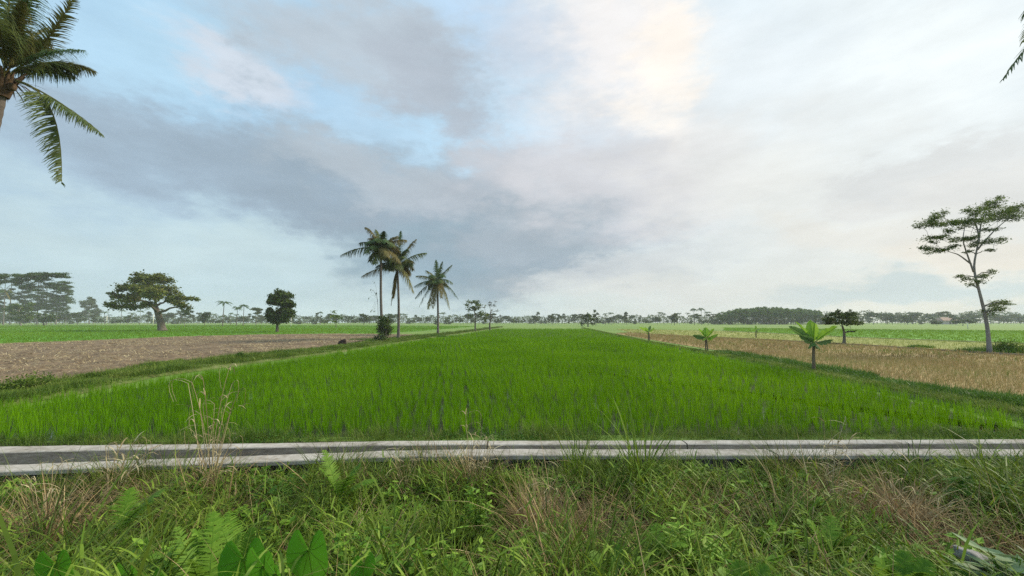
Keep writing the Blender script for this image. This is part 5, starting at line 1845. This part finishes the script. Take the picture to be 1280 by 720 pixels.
# cloud masses: (u, v, half length, half thickness, turn in degrees, colour, strength, crispness)
LOBES = [
    (30, 270, 190, 70, 0, (166, 190, 206), .8, 0), (230, 315, 230, 45, 3, (182, 203, 211), .9, 0),
    (190, 70, 120, 60, 0, (170, 204, 228), .9, 0), (260, 20, 150, 40, 0, (170, 204, 228), .6, 0), (610, 150, 120, 75, 10, (170, 207, 234), .9, .3), (600, 30, 60, 40, 0, (168, 200, 232), .7, 0),
    (285, 85, 90, 30, 25, (198, 203, 214), .75, .5), (760, 120, 130, 120, 0, (205, 212, 222), .7, 0),
    (470, 60, 150, 60, 12, (172, 186, 200), 1.0, 1), (545, 105, 75, 48, 20, (164, 175, 189), .9, 1), (690, 60, 70, 50, 0, (188, 200, 216), .8, .6),
    (210, 190, 190, 60, 12, (155, 177, 197), 1.0, .9), (380, 235, 170, 52, 14, (145, 164, 182), 1.0, .9), (560, 270, 190, 60, 12, (141, 159, 175), 1.0, .9), (620, 330, 120, 52, -12, (124, 146, 163), 1.0, .7), (700, 290, 150, 50, -18, (156, 170, 183), .9, .8), (600, 235, 120, 40, -10, (168, 178, 190), .8, 1), (450, 215, 90, 30, 20, (170, 182, 194), .7, 1), (530, 330, 70, 40, 10, (140, 164, 180), .7, .4),
    (640, 205, 80, 38, -5, (178, 185, 196), .85, .9),
    (760, 225, 150, 65, -8, (196, 199, 207), .9, .6), (870, 200, 120, 60, -10, (205, 206, 209), .8, .6), (890, 255, 120, 32, -8, (203, 205, 208), .7, .5),
    (780, 50, 90, 90, 0, (226, 225, 227), .9, .4), (825, 70, 50, 85, 8, (237, 231, 225), 1, .5), (900, 60, 50, 60, 0, (214, 225, 234), .7, .3),
    (1010, 150, 200, 120, 0, (219, 226, 231), .6, 0), (1000, 235, 170, 70, 0, (216, 219, 218), .7, 0), (1180, 60, 160, 90, 0, (228, 236, 240), .7, 0),
    (1170, 205, 170, 28, -14, (201, 205, 208), .8, .7), (1190, 245, 130, 22, -6, (206, 208, 209), .7, .6), (1225, 315, 130, 36, -4, (222, 217, 207), .7, .2), (1080, 300, 180, 28, 0, (212, 212, 208), .6, .3),
    (1120, 378, 330, 22, 0, (188, 202, 206), .9, .2), (800, 380, 160, 22, 0, (204, 207, 207), .8, 0), (760, 345, 120, 22, -12, (190, 197, 203), .7, .3),
    (250, 395, 420, 18, 0, (184, 205, 212), .6, 0)]
for (u, v, a, b, rot, c, k, crisp) in LOBES:
    p = azel(u, v)
    r = math.radians(rot)
    e1 = azel(u + a * math.cos(r), v + a * math.sin(r)) - p
    e2 = azel(u - b * math.sin(r), v + b * math.cos(r)) - p
    Mi = np.linalg.inv(np.stack([e1, e2], 1))
    da, de = ma("SUBTRACT", WA, float(p[0])), ma("SUBTRACT", WE, float(p[1]))
    q1 = ma("MULTIPLY_ADD", da, float(Mi[0, 0]), ma("MULTIPLY", de, float(Mi[0, 1])))
    q2 = ma("MULTIPLY_ADD", da, float(Mi[1, 0]), ma("MULTIPLY", de, float(Mi[1, 1])))
    q = ma("ADD", ma("MULTIPLY", q1, q1), ma("MULTIPLY", q2, q2))
    wgt = ma("POWER", 2.0, ma("MULTIPLY", q, -1.0))
    if crisp > 0:
        wgt = ma("ADD", wgt, ma("MULTIPLY", ma("SUBTRACT", SOFT, .5), 1.35 * crisp))
        wgt = sm(wgt, .16, .9)
    wgt = ma("MULTIPLY", wgt, k, clamp=True)
    col = mixc(wgt, col, tuple(lin(c)))
# faint overall mottling of the cloud sheet
mt = noise(DIR, 6.0, 9, .62, (1, 1, 3.0), 5.5).outputs["Fac"]
mot = ma("MULTIPLY_ADD", ma("SUBTRACT", mt, .5), .32, 1.0)
# cloud sheet overhead and behind, out of view, brightened as added fill for the ground
bright = ma("ADD", ma("MULTIPLY", sm(EL, .75, 1.3), .7), ma("MULTIPLY", sm(ma("MULTIPLY", sx.outputs[1], -1.0), -.1, .6), .5))
gain = ma("MULTIPLY", mot, ma("ADD", bright, 1.0))
cs = nt.nodes.new("ShaderNodeVectorMath")
cs.operation = "SCALE"
ln.new(col, cs.inputs[0])
ln.new(ma("MULTIPLY", gain, 10.7), cs.inputs["Scale"])
tint = nt.nodes.new("ShaderNodeVectorMath")
tint.operation = "MULTIPLY"
ln.new(cs.outputs[0], tint.inputs[0])
tint.inputs[1].default_value = (1.015, 1.0, .965)
cs = tint
bg = nt.nodes.new("ShaderNodeBackground")
bg.inputs["Strength"].default_value = .1
ln.new(cs.outputs[0], bg.inputs["Color"])
wo = nt.nodes.new("ShaderNodeOutputWorld")
ln.new(bg.outputs[0], wo.inputs["Surface"])
w.cycles.sampling_method = "MANUAL"
w.cycles.sample_map_resolution = 512

sl = bpy.data.lights.new("sun", "SUN")
sl.energy = 5.0
sl.angle = math.radians(14)
sl.color = (1.0, .89, .72)
so = bpy.data.objects.new("sun", sl)
COL.objects.link(so)
dirv = Vector((math.sin(SUN_AZ) * math.cos(SUN_EL), math.cos(SUN_AZ) * math.cos(SUN_EL), math.sin(SUN_EL)))
so.rotation_euler = dirv.to_track_quat("Z", "Y").to_euler()
so.location = (20, -30, 60)

# ------------------------------------------------------------------ camera and render settings
cd = bpy.data.cameras.new("camera")
cd.sensor_width = 36
cd.lens = 36 * F / 1280
cd.clip_start, cd.clip_end = .05, 3000
co = bpy.data.objects.new("camera", cd)
COL.objects.link(co)
co.location = tuple(CAM)
co.rotation_euler = (math.pi / 2 + PITCH, 0, 0)
SC.camera = co
SC.render.engine = "CYCLES"
cy = SC.cycles
cy.max_bounces = 7
cy.diffuse_bounces = 3
cy.glossy_bounces = 2
cy.transmission_bounces = 4
cy.volume_bounces = 1
cy.use_denoising = False
cy.denoiser = "OPENIMAGEDENOISE"
cy.denoising_input_passes = "RGB_ALBEDO_NORMAL"
cy.denoising_prefilter = "ACCURATE"
SC.view_settings.view_transform = "Standard"
SC.view_settings.look = "None"
SC.view_settings.exposure = 0.2
SC.view_settings.gamma = 1
